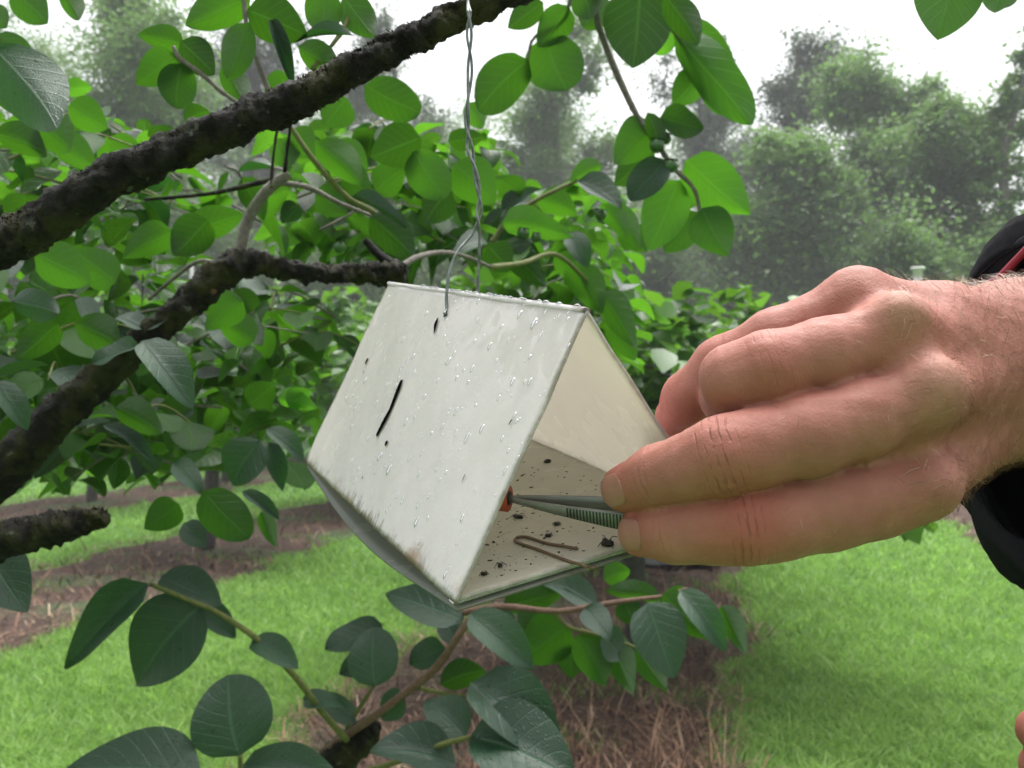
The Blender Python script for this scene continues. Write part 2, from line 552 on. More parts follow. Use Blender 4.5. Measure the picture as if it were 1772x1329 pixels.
def far_tree(name, px, py_top, d, w_px, seed, mat, label, leaf=0.15, per=150, fork=0.2, nl=26, flat=0.85, group='tall trees behind the orchard', clump=1.0, up=0.6):
    base = P(px, 700, d); base[2] = 0
    top = P(px, py_top, d)[2]
    h = top
    spread = w_px * d / FPX / 2
    sk, tips = limb_skeleton(base, h, spread * 0.85, nl, seed, fork, up)
    root = empty(name, base)
    tag(root, label, 'tree', group)
    b = Bag()
    for c, r0, r1 in sk:
        b.add(*tube(c, np.linspace(r0, r1, len(c)), 6))
    b.obj('trunk', M_trunk_far, root)
    rs = np.random.default_rng(seed + 100)
    cr = clump * spread * 0.20
    pos = []
    for tp in tips:
        m = int(per * 1.8 * (0.5 + rs.random()))
        q = rs.normal(size=(m, 3)) * np.array([1, 1, flat]) * cr * (0.3 + 0.85 * rs.random() ** 1.5)
        pos.append(tp + q)
    pos = np.concatenate(pos)
    n = len(pos)
    V, F = leaves_mesh(pos, leaf * (0.6 + 0.8 * rs.random(n)), leaf_frames(n, 0.6, 0.6), LEAF4, LEAF4_F)
    cl = 0.5 + 0.5 * noise3(pos, 1.1, seed)
    v = np.clip(0.55 * cl + 0.45 * rs.random(n), 0, 1)
    mesh_obj('crown', V, F, mat, root, smooth=False, attrs={'v': np.repeat(v, 4)})
    return root

far_tree('gum_tree', 1515, 25, 30, 300, 21, M_crown_a, 'tall pale green gum tree right of centre with a small tuft on top', nl=34, per=190, fork=0.12)
far_tree('gum_tree', 1690, 175, 27, 260, 22, M_crown_a, 'bushy olive green tree at the right edge above the sleeve', nl=26, per=190, fork=0.1)
far_tree('gum_tree', 1380, 235, 25, 260, 23, M_crown_a, 'lower rounded grey green tree standing behind the netting', nl=24, per=190, fork=0.1)
far_tree('pine_tree', 1330, 25, 38, 230, 24, M_crown_b, 'dark pine behind the hanging leaf cluster', nl=26, per=150, fork=0.3)
far_tree('pine_tree', 1195, 75, 42, 260, 25, M_crown_b, 'dark thin pine seen behind the bright hanging leaves', nl=22, per=110, fork=0.35)
far_tree('gum_tree', 1030, 50, 36, 250, 26, M_crown_a, 'open grey green tree seen behind the round top leaves', nl=22, per=110, fork=0.3)
far_tree('gum_tree', 905, 175, 44, 230, 27, M_crown_a, 'distant faint tree just right of the twisted wire', nl=20, per=120, fork=0.25)
far_tree('pine_tree', 720, -35, 40, 230, 28, M_crown_b, 'grey pine showing between the mossy limb and the wire', nl=26, per=100, fork=0.3)
far_tree('pine_tree', 460, -15, 40, 260, 29, M_crown_b, 'grey pine showing above the middle of the mossy limb', nl=24, per=120, fork=0.3)
far_tree('gum_tree', 110, -35, 28, 360, 30, M_crown_a, 'broad pale green tree at the upper left corner', nl=34, per=170, fork=0.15)
far_tree('pine_tree', 290, 15, 36, 240, 31, M_crown_b, 'thin pine with sky gaps right of the upper left tree', nl=18, per=90, fork=0.3)
far_tree('gum_tree', 1790, -25, 24, 130, 32, M_crown_a, 'sparse bare twigged tree at the upper right corner', nl=20, per=22, fork=0.3)
far_tree('gum_tree', 600, 115, 46, 320, 33, M_crown_a, 'far hazy tree low behind the middle of the orchard', nl=24, per=130, fork=0.15)
far_tree('gum_tree', 1960, 15, 30, 320, 34, M_crown_a, 'large green tree beyond the right edge of the netting', nl=26, per=150, fork=0.12)
far_tree('gum_tree', -160, 15, 30, 320, 35, M_crown_a, 'large green tree beyond the upper left corner', nl=26, per=150, fork=0.12)

far_tree('gum_tree', 820, 215, 52, 420, 36, M_crown_a, 'far misty tree behind the twisted wire', nl=30, per=150, fork=0.1)
far_tree('gum_tree', 1120, 225, 54, 420, 37, M_crown_a, 'far misty tree behind the hanging fruit twig', nl=30, per=150, fork=0.1)
far_tree('gum_tree', 330, 185, 52, 460, 38, M_crown_a, 'far misty tree low behind the mossy limb', nl=30, per=150, fork=0.1)
far_tree('gum_tree', 20, 45, 44, 400, 39, M_crown_a, 'far misty tree low behind the upper left leaves', nl=30, per=150, fork=0.1)

for px, top, d, w, sd, lab in [(1330, 400, 25, 330, 71, 'low green thicket tree behind the netting, right of the hanging leaves'), (1120, 410, 26, 330, 72, 'low green thicket tree behind the fruit twig'),
                               (880, 400, 27, 360, 73, 'low thicket tree behind the split of the wire'), (620, 390, 27, 360, 74, 'low thicket tree behind the mossy fork'), (350, 380, 28, 380, 75, 'low thicket tree behind the grey twig'),
                               (80, 370, 28, 380, 76, 'low thicket tree behind the left end of the mossy limb'), (1560, 400, 24, 300, 77, 'low thicket tree behind the white capped post'), (1750, 420, 23, 260, 78, 'low thicket tree behind the black sleeve')]:
    far_tree('thicket_tree', px, top, d, w, sd, M_crown_a, lab, nl=20, per=120, fork=0.03, clump=1.3, group='thicket trees behind the netting')

# low shrubs closing the lawn on the right
for i, (px, d, hh, ww, lab) in enumerate([(1740, 17.5, 1.3, 1.9, 'low brownish shrub below the wrist at the lawn edge'),
                                          (1600, 18.5, 1.6, 2.2, 'low green shrub hidden mostly behind the hand'),
                                          (1890, 17.0, 1.4, 2.0, 'low green shrub past the sleeve at the lawn edge'),
                                          (1450, 19.5, 1.9, 2.4, 'taller shrub behind the knuckles at the lawn edge')]):
    base = P(px, 700, d); base[2] = 0
    root = empty('shrub', base); tag(root, lab, 'shrub', 'shrubs along the far lawn edge')
    rs = np.random.default_rng(60 + i)
    b = Bag(); pos = []
    for k in range(16):
        a = rs.random() * 6.28
        e = base + np.array([math.cos(a) * ww * 0.5 * rs.random() ** 0.5, math.sin(a) * ww * 0.4 * rs.random() ** 0.5, hh * (0.35 + 0.6 * rs.random())])
        c = spline([base + rs.normal(size=3) * [0.15, 0.15, 0], (base + e) / 2 + rs.normal(size=3) * 0.08, e], 7)
        b.add(*tube(c, np.linspace(0.02, 0.005, 7), 5))
        pos.append(c[3:].repeat(60, 0) + rs.normal(size=(240, 3)) * 0.17)
    b.obj('stem', M_trunk_orch, root)
    pos = np.concatenate(pos); pos[:, 2] = np.abs(pos[:, 2])
    V, F = leaves_mesh(pos, 0.09 * (0.6 + 0.8 * rs.random(len(pos))), leaf_frames(len(pos)), LEAF4, LEAF4_F)
    mesh_obj('crown', V, F, M_crown_a if i % 2 else M_crown_b, root, smooth=False, attrs={'v': np.repeat(rs.random(len(pos)), 4)})

# ---- orchard trees (persimmons in rows)
leaf7_me = fastmesh('leaf', LEAF7, LEAF7_F, None, uv=np.c_[LEAF7[:, 0] + 0.5, LEAF7[:, 1]], smooth=False)
M_orch_leaf = leaf_material('orchard_leaf_single', (0.022, 0.08, 0.018), (0.095, 0.23, 0.035), (0.15, 0.42, 0.03), 0.36, 0.3, veins=False, rand='obj')
leaf7_me.materials.append(M_orch_leaf)

def orchard_tree(u, y, h, spread, seed, label, nleaf, singles=0, leaf=0.105, low=0.55):
    x = u + DIR * y
    base = np.array([x, y, 0.03])
    rs = np.random.default_rng(seed)
    root = empty('persimmon_tree', base)
    tag(root, label, 'tree', 'persimmon trees in the orchard rows')
    b = Bag()
    fork = base + np.array([rs.normal() * 0.05, rs.normal() * 0.05, low + 0.25])
    c = spline([base - [0, 0, 0.05], (base + fork) / 2 + rs.normal(size=3) * 0.03, fork], 12)
    b.add(*tube(c, np.linspace(0.085, 0.065, 12), 9, lambda v: 0.008 * noise3(v, 30, seed)))
    tips = []
    nl = 7
    for k in range(nl):
        a = 2 * math.pi * (k + 0.6 * rs.random()) / nl
        ln = spread * (0.65 + 0.4 * rs.random())
        e = fork + np.array([math.cos(a) * ln, math.sin(a) * ln, (h - fork[2]) * (0.35 + 0.6 * rs.random())])
        c = spline([fork, fork + (e - fork) * 0.35 + [0, 0, 0.12], fork + (e - fork) * 0.7 + rs.normal(size=3) * 0.08, e], 16)
        b.add(*tube(c, np.linspace(0.045, 0.012, 16), 7))
        for q in range(4, 16):
            for r_ in range(2):
                e2 = c[q] + rs.normal(size=3) * np.array([0.42, 0.42, 0.34]) * spread * 0.55
                e2[2] = min(max(e2[2], low * 0.9), h + 0.12 * rs.random())
                c2 = spline([c[q], (c[q] + e2) / 2 + rs.normal(size=3) * 0.04, e2], 6)
                b.add(*tube(c2, np.linspace(0.009, 0.003, 6), 4, cap=False))
                tips.append(c2)
    b.obj('trunk', M_trunk_orch, root)
    tips = np.array(tips)
    ti = rs.integers(0, len(tips), nleaf)
    tj = np.clip((rs.random(nleaf) ** 0.6) * 5, 0, 4.99)
    j0 = tj.astype(int); fr_ = (tj - j0)[:, None]
    pos = tips[ti, j0] * (1 - fr_) + tips[ti, j0 + 1] * fr_ + rs.normal(size=(nleaf, 3)) * 0.075
    size = leaf * (0.6 + 0.7 * rs.random(nleaf))
    fr = leaf_frames(nleaf, 0.7, 0.7)
    order = np.argsort(np.linalg.norm((pos - EYE) / size[:, None], axis=1))
    if singles:
        sgl, order = order[:singles], order[singles:]
        for i in sgl:
            o = bpy.data.objects.new('leaf', leaf7_me)
            m = Matrix([list(fr[i][:, 0]) + [0], list(fr[i][:, 1]) + [0], list(fr[i][:, 2]) + [0], [0, 0, 0, 1]])
            M3 = np.eye(4); M3[:3, :3] = (fr[i] * size[i]).T; M3[:3, 3] = pos[i] - base
            o.matrix_world = Matrix(M3.tolist())
            COL.objects.link(o); o.parent = root
    V, F = leaves_mesh(pos[order], size[order], fr[order], LEAF7, LEAF7_F)
    cl = 0.5 + 0.5 * noise3(pos[order], 3, seed)
    v = np.clip(0.3 * cl + 0.7 * rs.random(len(order)), 0, 1)
    o = mesh_obj('crown', V, F, M_crown_c, root, smooth=False, attrs={'v': np.repeat(v, 7)})
    o['kind'] = 'stuff'
    return root

orchard_tree(-0.55, 5.6, 2.12, 1.4, 41, 'leafy persimmon directly behind the trap and fingers in the nearest row', 9500, 300, leaf=0.135)
orchard_tree(-0.95, 8.8, 2.35, 1.5, 42, 'persimmon in the nearest row, second one behind the trap', 8000, 200, leaf=0.13, low=0.6)
orchard_tree(-0.95, 12.4, 2.6, 1.6, 43, 'persimmon farthest along the nearest row, above the knuckles', 6000, 0, leaf=0.13)
orchard_tree(-5.3, 9.8, 2.7, 1.6, 44, 'persimmon at the left edge of the next row left', 6000, 150, leaf=0.13, low=0.95)
orchard_tree(-5.2, 13.6, 2.9, 1.75, 45, 'persimmon in the next row left, behind the low forked limb', 7000, 150, leaf=0.13, low=0.95)
orchard_tree(-5.0, 15.3, 2.9, 1.7, 46, 'persimmon whose dark trunk stands beside the left end of the trap', 7000, 0, leaf=0.13, low=1.0)
orchard_tree(-5.3, 19.5, 3.0, 1.8, 47, 'persimmon far along the next row left, behind the trap', 3400, 0, low=0.9)
orchard_tree(-9.6, 14.6, 3.0, 1.8, 48, 'persimmon at the left edge of the farthest row', 3400, 0, low=1.0)
orchard_tree(-9.6, 18.4, 3.1, 1.9, 49, 'persimmon second along the farthest row left', 3400, 0, low=1.0)
orchard_tree(-9.6, 22.5, 3.1, 1.9, 50, 'persimmon third along the farthest row left', 3000, 0, low=0.9)

# ---- bird netting
def net_material(name, col, a0, a1):
    t = NT(name)
    pb = t.pbsdf(col, 0.7)
    tr = t.n('BsdfTransparent')
    mx = t.n('MixShader')
    f = t.math('ADD', a0, t.math('MULTIPLY', t.noise(coords(t), 0.35, 3), a1 - a0))
    t.l(f, mx.inputs[0]); t.l(tr.outputs[0], mx.inputs[1]); t.l(pb.outputs[0], mx.inputs[2])
    return t.surf(mx)
M_net = net_material('net_mesh', (0.05, 0.05, 0.055), 0.06, 0.26)
M_net2 = net_material('shade_cloth', (0.06, 0.055, 0.065), 0.12, 0.34)
M_post = plain_material('galvanised_post', (0.55, 0.56, 0.55), 0.45, 0.15, 40, 0.1)
M_cable = plain_material('dark_cable', (0.03, 0.03, 0.03), 0.6)
def sheet_between(A, B, C, D, nu, nv, wob, seed):
    s = np.linspace(0, 1, nu)[:, None, None]; q = np.linspace(0, 1, nv)[None, :, None]
    X = (A * (1 - s) + B * s) * (1 - q) + (D * (1 - s) + C * s) * q
    X[..., 1] += wob * noise3(X, 0.7, seed) * np.sin(math.pi * q[..., 0])
    ii = np.arange(nu - 1)[:, None] * nv + np.arange(nv - 1)[None, :]
    return X.reshape(-1, 3), np.stack([ii, ii + nv, ii + nv + 1, ii + 1], -1).reshape(-1, 4)
netb = P(1492, 700, 20.0); netb[2] = 0
net = empty('orchard_netting', netb)
tag(net, 'dark grey bird netting wall with a slanting edge behind the orchard', 'netting')
z0 = np.array([0, 0, 1.0])
A, B = P(-300, 700, 21.5), P(1440, 700, 20.0)
A[2] = B[2] = 0.02
C, D = P(1572, 290, 20.0), P(-300, 270, 21.5)
V, F = sheet_between(A, B, C, D, 60, 18, 0.35, 3)
mesh_obj('net_sheet', V, F, M_net, net)
A2, B2 = P(-300, 700, 22.3), P(1440, 700, 20.8); A2[2] = B2[2] = 0.02
C2, D2 = P(1490, 452, 20.8), P(-300, 330, 22.3)
V, F = sheet_between(A2, B2, C2, D2, 60, 10, 0.2, 5)
mesh_obj('shade_cloth', V, F, M_net2, net)
tube_obj('cable', spline([B, (B + C) / 2 + [0, 0, -0.15], C], 20), 0.013, M_cable, net, 6)
tube_obj('cable', spline([D, (D + C) / 2 + [0, 0, -0.25], C], 30), 0.006, M_cable, net, 6)
for px in (-120, 330, 900):
    q = P(px, 700, 20.9 + 0.9 * (1440 - px) / 1740); q[2] = 0
    h = 1.5 + (700 - (330 + 120 * (px + 300) / 1790)) / FPX * 21
    tube_obj('post', np.array([q, q + z0 * h * 0.5, q + z0 * h]), 0.045, M_post, net, 8)
q = P(1590, 700, 13.5); q[2] = 0
pst = empty('net_post', q); tag(pst, 'white capped net post rising just behind the hand', 'post')
zt = P(1590, 462, 13.5)[2]
tube_obj('shaft', np.array([q, q + z0 * zt * 0.5, q + z0 * (zt - 0.05)]), 0.055, M_post, pst, 12)
M_cap = plain_material('white_cap', (0.8, 0.8, 0.78), 0.35, 0.05)
tube_obj('cap', np.array([q + z0 * (zt - 0.12), q + z0 * (zt - 0.03), q + z0 * (zt - 0.029), q + z0 * zt]), np.array([0.062, 0.062, 0.095, 0.09]), M_cap, pst, 14)

# ================================================================== THE NEAR PERSIMMON TREE
M_limb = bark_material('mossy_bark', (0.003, 0.0026, 0.0022), (0.020, 0.017, 0.014), moss=(0.034, 0.034, 0.010), scale=140, spec=0.16)
M_twig_grey = bark_material('grey_twig', (0.10, 0.085, 0.07), (0.24, 0.21, 0.18), scale=220)
M_twig_green = bark_material('green_twig', (0.10, 0.13, 0.03), (0.22, 0.22, 0.06), scale=220)
M_twig_red = bark_material('reddish_twig', (0.12, 0.06, 0.04), (0.26, 0.15, 0.10), scale=220)
t = NT('moss')
M_moss = t.surf(t.pbsdf(t.ramp(t.noise(coords(t), 45, 4), [(0.35, (0.004, 0.0035, 0.0025)), (0.6, (0.016, 0.014, 0.006)), (0.8, (0.085, 0.08, 0.02))]), 0.9, Specular_IOR_Level=0.1))
M_leaf_hi = leaf_material('leaf_upper', (0.007, 0.038, 0.006), (0.044, 0.125, 0.015), (0.085, 0.28, 0.010), 0.44, 0.34, wet=0.5)
M_leaf_lo = leaf_material('leaf_lower', (0.012, 0.048, 0.024), (0.028, 0.080, 0.038), (0.04, 0.17, 0.015), 0.22, 0.33, wet=1.6, spec=0.7)
M_leaf_new = leaf_material('leaf_young', (0.05, 0.18, 0.015), (0.09, 0.25, 0.02), (0.14, 0.44, 0.02), 0.5, 0.4, wet=0.4)
M_leaf_mass = leaf_material('leaf_mass', (0.008, 0.040, 0.008), (0.075, 0.20, 0.026), (0.13, 0.38, 0.018), 0.44, 0.3, wet=0.5, rand='v')
M_fruit = plain_material('green_fruit', (0.035, 0.10, 0.022), 0.3, 0.3, 60, 0.1)
M_calyx = plain_material('calyx', (0.04, 0.12, 0.025), 0.5)
M_cut = plain_material('cut_wood', (0.13, 0.055, 0.03), 0.8, 0.7, 400, 0.8)

TB = np.array([-0.80, 0.95, 0.0])
ptree = empty('persimmon_tree', TB)
tag(ptree, 'near persimmon tree with mossy limbs and large leaves in front of everything but the trap', 'tree')

def bark_bump(a, s, seed):
    return lambda v: a * noise3(v, s, seed) + 0.5 * a * noise3(v, s * 2.7, seed + 1)

def limb(pts, n, k, seed, mat=M_limb, amp=0.0022, parent=ptree, name='limb'):
    """pts rows: px, py, depth, radius in px"""
    q = np.array([list(P(p[0], p[1], p[2])) + [p[3] * p[2] / FPX] for p in pts])
    s = spline(q, n)
    o = tube_obj(name, s[:, :3], s[:, 3], mat, parent, k, bark_bump(amp, 150, seed) if amp else None)
    return o, s

fork = P(-560, 760, 0.92)
low = P(-600, 1150, 0.95)
b = Bag()
c = spline([TB - [0, 0, 0.05], TB + [0.02, 0.0, 0.5], low, fork], 40)
b.add(*tube(c, np.linspace(0.075, 0.05, 40), 20, bark_bump(0.005, 40, 3)))
b.obj('trunk', M_limb, ptree)

limb1, s1 = limb([(-560, 760, 0.92, 32.2), (-300, 600, 0.66, 36.4), (-60, 455, 0.52, 39.2), (60, 395, 0.50, 37.8), (180, 315, 0.49, 35.0), (300, 262, 0.485, 32.2),
                  (430, 205, 0.48, 32.2), (530, 165, 0.478, 30.8), (640, 105, 0.475, 25.9), (740, 55, 0.475, 24.5), (830, 12, 0.475, 25.2), (960, -45, 0.47, 23.1), (1150, -130, 0.46, 18.2), (1400, -190, 0.48, 14.0)], 300, 28, 5)
limb2, s2 = limb([(-560, 990, 0.95, 50.4), (-200, 950, 0.85, 43.7), (-20, 835, 0.80, 40.3), (70, 750, 0.78, 36.1), (150, 675, 0.77, 30.2), (250, 590, 0.77, 25.2), (330, 520, 0.77, 25.2), (390, 470, 0.77, 26.9),
                  (440, 455, 0.77, 22.7), (500, 467, 0.77, 16.8), (580, 473, 0.77, 15.1), (650, 474, 0.77, 18.5), (692, 474, 0.77, 21.8), (706, 474, 0.77, 10.1)], 240, 22, 6, amp=0.003)
limb3, s3 = limb([(-560, 1080, 0.95, 48.0), (-150, 975, 0.75, 38.4), (0, 935, 0.70, 32.0), (90, 915, 0.70, 28.8), (150, 902, 0.70, 21), (176, 896, 0.70, 15), (188, 890, 0.70, 5)], 120, 20, 7, amp=0.003)
limb4, s4 = limb([(-620, 1500, 0.95, 60), (0, 1640, 1.0, 48), (350, 1480, 1.08, 40), (520, 1370, 1.10, 34), (600, 1300, 1.10, 30), (640, 1262, 1.10, 22), (655, 1250, 1.10, 8)], 160, 18, 8, amp=0.003)
# pruning scars, knots
b = Bag()
for px, py, d, r in [(368, 503, 0.762, 7), (333, 527, 0.764, 6)]:
    b.add(*tube(np.array([P(px, py, d + 0.012), P(px, py, d), P(px, py, d - 0.001)]), np.array([1.2, 1.0, 0.3]) * r * d / FPX, 10))
b.obj('pruning_scar', M_cut, limb2)

def moss_tufts(s, n, L, seed, parent, rpow=1.0):
    """short ragged strands standing off a limb"""
    rs = np.random.default_rng(seed)
    i = rs.integers(2, len(s) - 2, n)
    c = s[i, :3]; r = s[i, 3]
    T = s[i + 1, :3] - s[i - 1, :3]; T /= np.linalg.norm(T, axis=1)[:, None]
    d = rs.normal(size=(n, 3)); d -= T * np.sum(d * T, 1)[:, None]; d /= np.linalg.norm(d, axis=1)[:, None]
    patch = 0.5 + 0.5 * noise3(c, 22, seed) + 0.25 * d[:, 2]
    ln = L * (0.25 + rs.random(n) ** 2) * np.clip(patch + 0.15, 0.1, 1.3)
    b0 = c + d * (r * 0.93)[:, None]
    tip = b0 + d * ln[:, None] + rs.normal(size=(n, 3)) * (ln * 0.9)[:, None]
    sd = np.cross(d, rs.normal(size=(n, 3))); sd /= np.linalg.norm(sd, axis=1)[:, None]
    w = (0.00025 + 0.0006 * rs.random(n))[:, None]
    V = np.stack([b0 - sd * w, b0 + sd * w, tip], 1).reshape(-1, 3)
    F = np.arange(3 * n).reshape(-1, 3)
    o = mesh_obj('moss', V, F, M_moss, parent, smooth=False)
    o['kind'] = 'stuff'
    return o
moss_tufts(s1, 16000, 0.0012, 3, limb1)
moss_tufts(s2, 9000, 0.0017, 4, limb2)
moss_tufts(s3, 3000, 0.0018, 5, limb3)
moss_tufts(s4, 2000, 0.0018, 6, limb4)

# ---- leaves
def leaf_shape(seed, curl, fold, wave, wide):
    nt, nu = 15, 7
    tt = 1 - (1 - np.linspace(0, 1, nt)) ** 1.25; uu = np.linspace(-1, 1, nu)
    rs = np.random.default_rng(seed)
    al_, be_ = [(.50, .85), (.55, .80), (.48, .95), (.58, .80), (.52, .72), (.50, 1.0), (.60, .85), (.50, .58), (.55, .90)][seed % 9]
    w = tt ** al_ * (1 - tt) ** be_
    w = wide * 0.5 * w / w.max()
    w[0] = 0.012; w[-1] = 0.002
    ph = rs.random(4) * 6.28
    V = []
    for i, tv in enumerate(tt):
        for u in uu:
            x = u * w[i]
            z = fold * abs(u) * w[i] - curl * tv ** 2 + wave * 0.03 * abs(u) ** 1.5 * math.sin(7 * tv + ph[0] + (1.5 if u > 0 else 0)) + 0.02 * wave * math.sin(3 * tv + ph[1])
            side = 0.05 * wave * math.sin(2.5 * tv + ph[2]) * tv
            V.append((x + side, tv * (1 - 0.25 * curl * tv), z))
    V = np.array(V); V -= V[nu // 2]
    ii = np.arange(nt - 1)[:, None] * nu + np.arange(nu - 1)[None, :]
    F = np.stack([ii, ii + 1, ii + nu + 1, ii + nu], -1).reshape(-1, 4)
    uv = np.stack(np.meshgrid(tt, (uu + 1) / 2, indexing='ij'), -1).reshape(-1, 2)[:, ::-1]
    return V, F, uv
LEAF_ME = {}
for mn, mt in (('hi', M_leaf_hi), ('lo', M_leaf_lo), ('new', M_leaf_new)):
    LEAF_ME[mn] = []
    for k in range(9):
        V, F, uv = leaf_shape(k, [0.05, 0.16, 0.28, 0.1, 0.22, 0.38, 0.12, 0.02, 0.3][k], [0.24, 0.4, 0.2, 0.5, 0.3, 0.38, 0.6, 0.15, 0.28][k], [0.9, 1.6, 2.0, 1.2, 2.4, 1.6, 1.8, 1.9, 1.2][k], 1.0)
        LEAF_ME[mn].append(fastmesh('leaf', V, F, mt, uv))

def place_leaf(base, tip, width, normal, mn, var, parent):
    base = np.asarray(base); al = np.asarray(tip) - base
    L = np.linalg.norm(al); al = al / L
    nr = np.asarray(normal, float); nr = nrm(nr - al * (nr @ al))
    sd = np.cross(al, nr)
    M4 = np.eye(4)
    M4[:3, 0] = sd * width; M4[:3, 1] = al * L * 1.04; M4[:3, 2] = nr * L * 0.8; M4[:3, 3] = base
    o = bpy.data.objects.new('leaf', LEAF_ME[mn][var])
    o.matrix_world = Matrix(M4.tolist())
    COL.objects.link(o)
    o.parent = parent
    return o

UP = np.array([0, 0, 1.0])
LEAFCOUNT = 0
def leaf_px(b, t_, w, d, side=-1, up=0.35, dd=None, mn='hi', var=None, parent=None, roll=0.0):
    """leaf from photo pixel b to t_, w px broad, at depth d. side 1: upper face seen, -1: lower face seen"""
    global LEAFCOUNT
    LEAFCOUNT += 1
    if dd is None: dd = random.uniform(-0.03, 0.03)
    B0 = P(b[0], b[1], d); T0 = P(t_[0], t_[1], d + dd)
    n = side * nrm(EYE - B0) + UP * up + RGT * roll
    if var is None: var = random.randrange(9)
    return place_leaf(B0, T0, w * d / FPX, n, mn, var, parent or ptree)

def twig(pts, mat, parent=ptree, amp=0.0003, n=40, k=8):
    o, s = limb(pts, n, k, random.randrange(99), mat, amp, parent, 'twig')
    return o

# twigs
tw_grey = twig([(412, 455, 0.77, 13), (418, 420, 0.77, 10), (432, 375, 0.77, 10), (458, 335, 0.765, 10), (492, 306, 0.76, 9), (500, 300, 0.76, 6)], M_twig_grey, limb2, n=60)
tw_a = twig([(492, 306, 0.76, 4), (497, 260, 0.75, 3), (505, 200, 0.74, 2.5)], M_limb, limb2)
twig([(470, 325, 0.76, 3.5), (472, 280, 0.76, 2.6), (482, 205, 0.76, 2.2)], M_limb, limb2)
twig([(482, 316, 0.76, 5), (535, 325, 0.77, 5), (585, 350, 0.78, 4), (640, 372, 0.79, 3)], M_twig_grey, limb2)
tw_b = twig([(500, 215, 0.9, 4), (545, 280, 0.92, 5), (600, 340, 0.95, 5), (650, 370, 0.97, 5), (700, 420, 1.0, 4)], M_twig_green)
tw_c = twig([(690, 465, 0.78, 7), (720, 446, 0.80, 5.5), (760, 437, 0.85, 4.5), (800, 442, 0.88, 4), (850, 462, 0.9, 3)], M_twig_grey, limb2)
twig([(690, 465, 0.78, 9), (655, 440, 0.78, 8), (632, 415, 0.78, 6)], M_limb, limb2)
tw_d = twig([(250, 345, 0.85, 3), (320, 340, 0.84, 3.5), (380, 332, 0.83, 4), (440, 318, 0.8, 5), (492, 306, 0.77, 5)], M_limb, limb2)
twig([(258, 518, 0.84, 3), (300, 482, 0.82, 3.5), (345, 452, 0.80, 4), (392, 462, 0.78, 5)], M_twig_grey, limb2)
tw_r = twig([(1030, -120, 0.95, 8), (1032, 20, 0.98, 6), (1045, 70, 1.0, 6), (1075, 145, 1.0, 6), (1105, 205, 1.0, 5), (1135, 245, 1.0, 5), (1165, 290, 1.0, 4.5), (1200, 325, 1.0, 3.5), (1212, 370, 1.0, 3)], M_twig_grey)
tw_r2 = twig([(1140, -60, 1.0, 5), (1150, 30, 1.0, 4), (1190, 80, 1.0, 4), (1225, 125, 1.0, 3)], M_twig_green)
twig([(1030, -120, 0.95, 6), (990, -10, 0.95, 4), (975, 30, 0.96, 3), (925, 65, 0.97, 3), (912, 105, 0.97, 2)], M_twig_grey)
tw_m = twig([(850, 420, 1.1, 5), (880, 380, 1.1, 4), (930, 345, 1.1, 4), (1000, 312, 1.1, 3.5)], M_twig_green)
tw_m2 = twig([(850, 462, 0.95, 5), (905, 455, 1.0, 4.5), (960, 440, 1.05, 4), (1010, 480, 1.1, 3.5), (1060, 540, 1.12, 2)], M_twig_green)
tw_l = twig([(430, 190, 0.6, 4), (385, 160, 0.6, 4), (345, 125, 0.6, 4), (310, 100, 0.6, 4), (300, 80, 0.6, 3)], M_twig_grey, limb1)
tw_l2 = twig([(470, 170, 0.6, 5), (430, 60, 0.6, 4), (420, -30, 0.6, 4)], M_twig_grey, limb1)
tw_l3 = twig([(540, 120, 0.62, 4), (600, 40, 0.63, 4), (620, -40, 0.65, 4)], M_twig_green, limb1)
# low shoots
tw_s1 = twig([(560, 1300, 1.10, 7), (640, 1245, 1.08, 7), (700, 1200, 1.07, 7), (755, 1155, 1.06, 7), (790, 1105, 1.05, 7), (812, 1070, 1.05, 6)], M_twig_red, limb4)
tw_s2 = twig([(600, 1280, 1.08, 6), (560, 1235, 1.05, 6), (510, 1170, 1.02, 6), (450, 1110, 1.0, 5.5), (380, 1062, 1.0, 5), (330, 1040, 0.99, 4.5), (258, 1010, 0.98, 4)], M_twig_green, limb4, n=60)
tw_s3 = twig([(800, 1060, 1.06, 6), (870, 1050, 1.06, 6), (960, 1058, 1.06, 5.5), (1020, 1050, 1.06, 5), (1080, 1040, 1.06, 4.5), (1145, 1032, 1.06, 3.5), (1190, 1018, 1.06, 3)], M_twig_red, limb4, n=60)
tw_s4 = twig([(600, 1345, 1.08, 6), (680, 1320, 1.02, 5), (760, 1290, 1.0, 5), (838, 1270, 1.0, 4)], M_twig_green, limb4)
tw_s5 = twig([(420, 1400, 0.98, 5), (418, 1350, 0.96, 5), (415, 1308, 0.95, 4)], M_twig_green, limb4)
twig([(720, 1190, 1.07, 4), (770, 1200, 1.06, 4), (840, 1210, 1.05, 3)], M_twig_green, limb4)
twig([(600, 1260, 1.09, 4), (625, 1220, 1.08, 4), (648, 1185, 1.07, 3)], M_twig_green, limb4)
tw_s6 = twig([(960, 1060, 1.06, 4), (985, 1085, 1.06, 4), (1040, 1100, 1.06, 3.5), (1100, 1120, 1.06, 3)], M_twig_green, limb4)

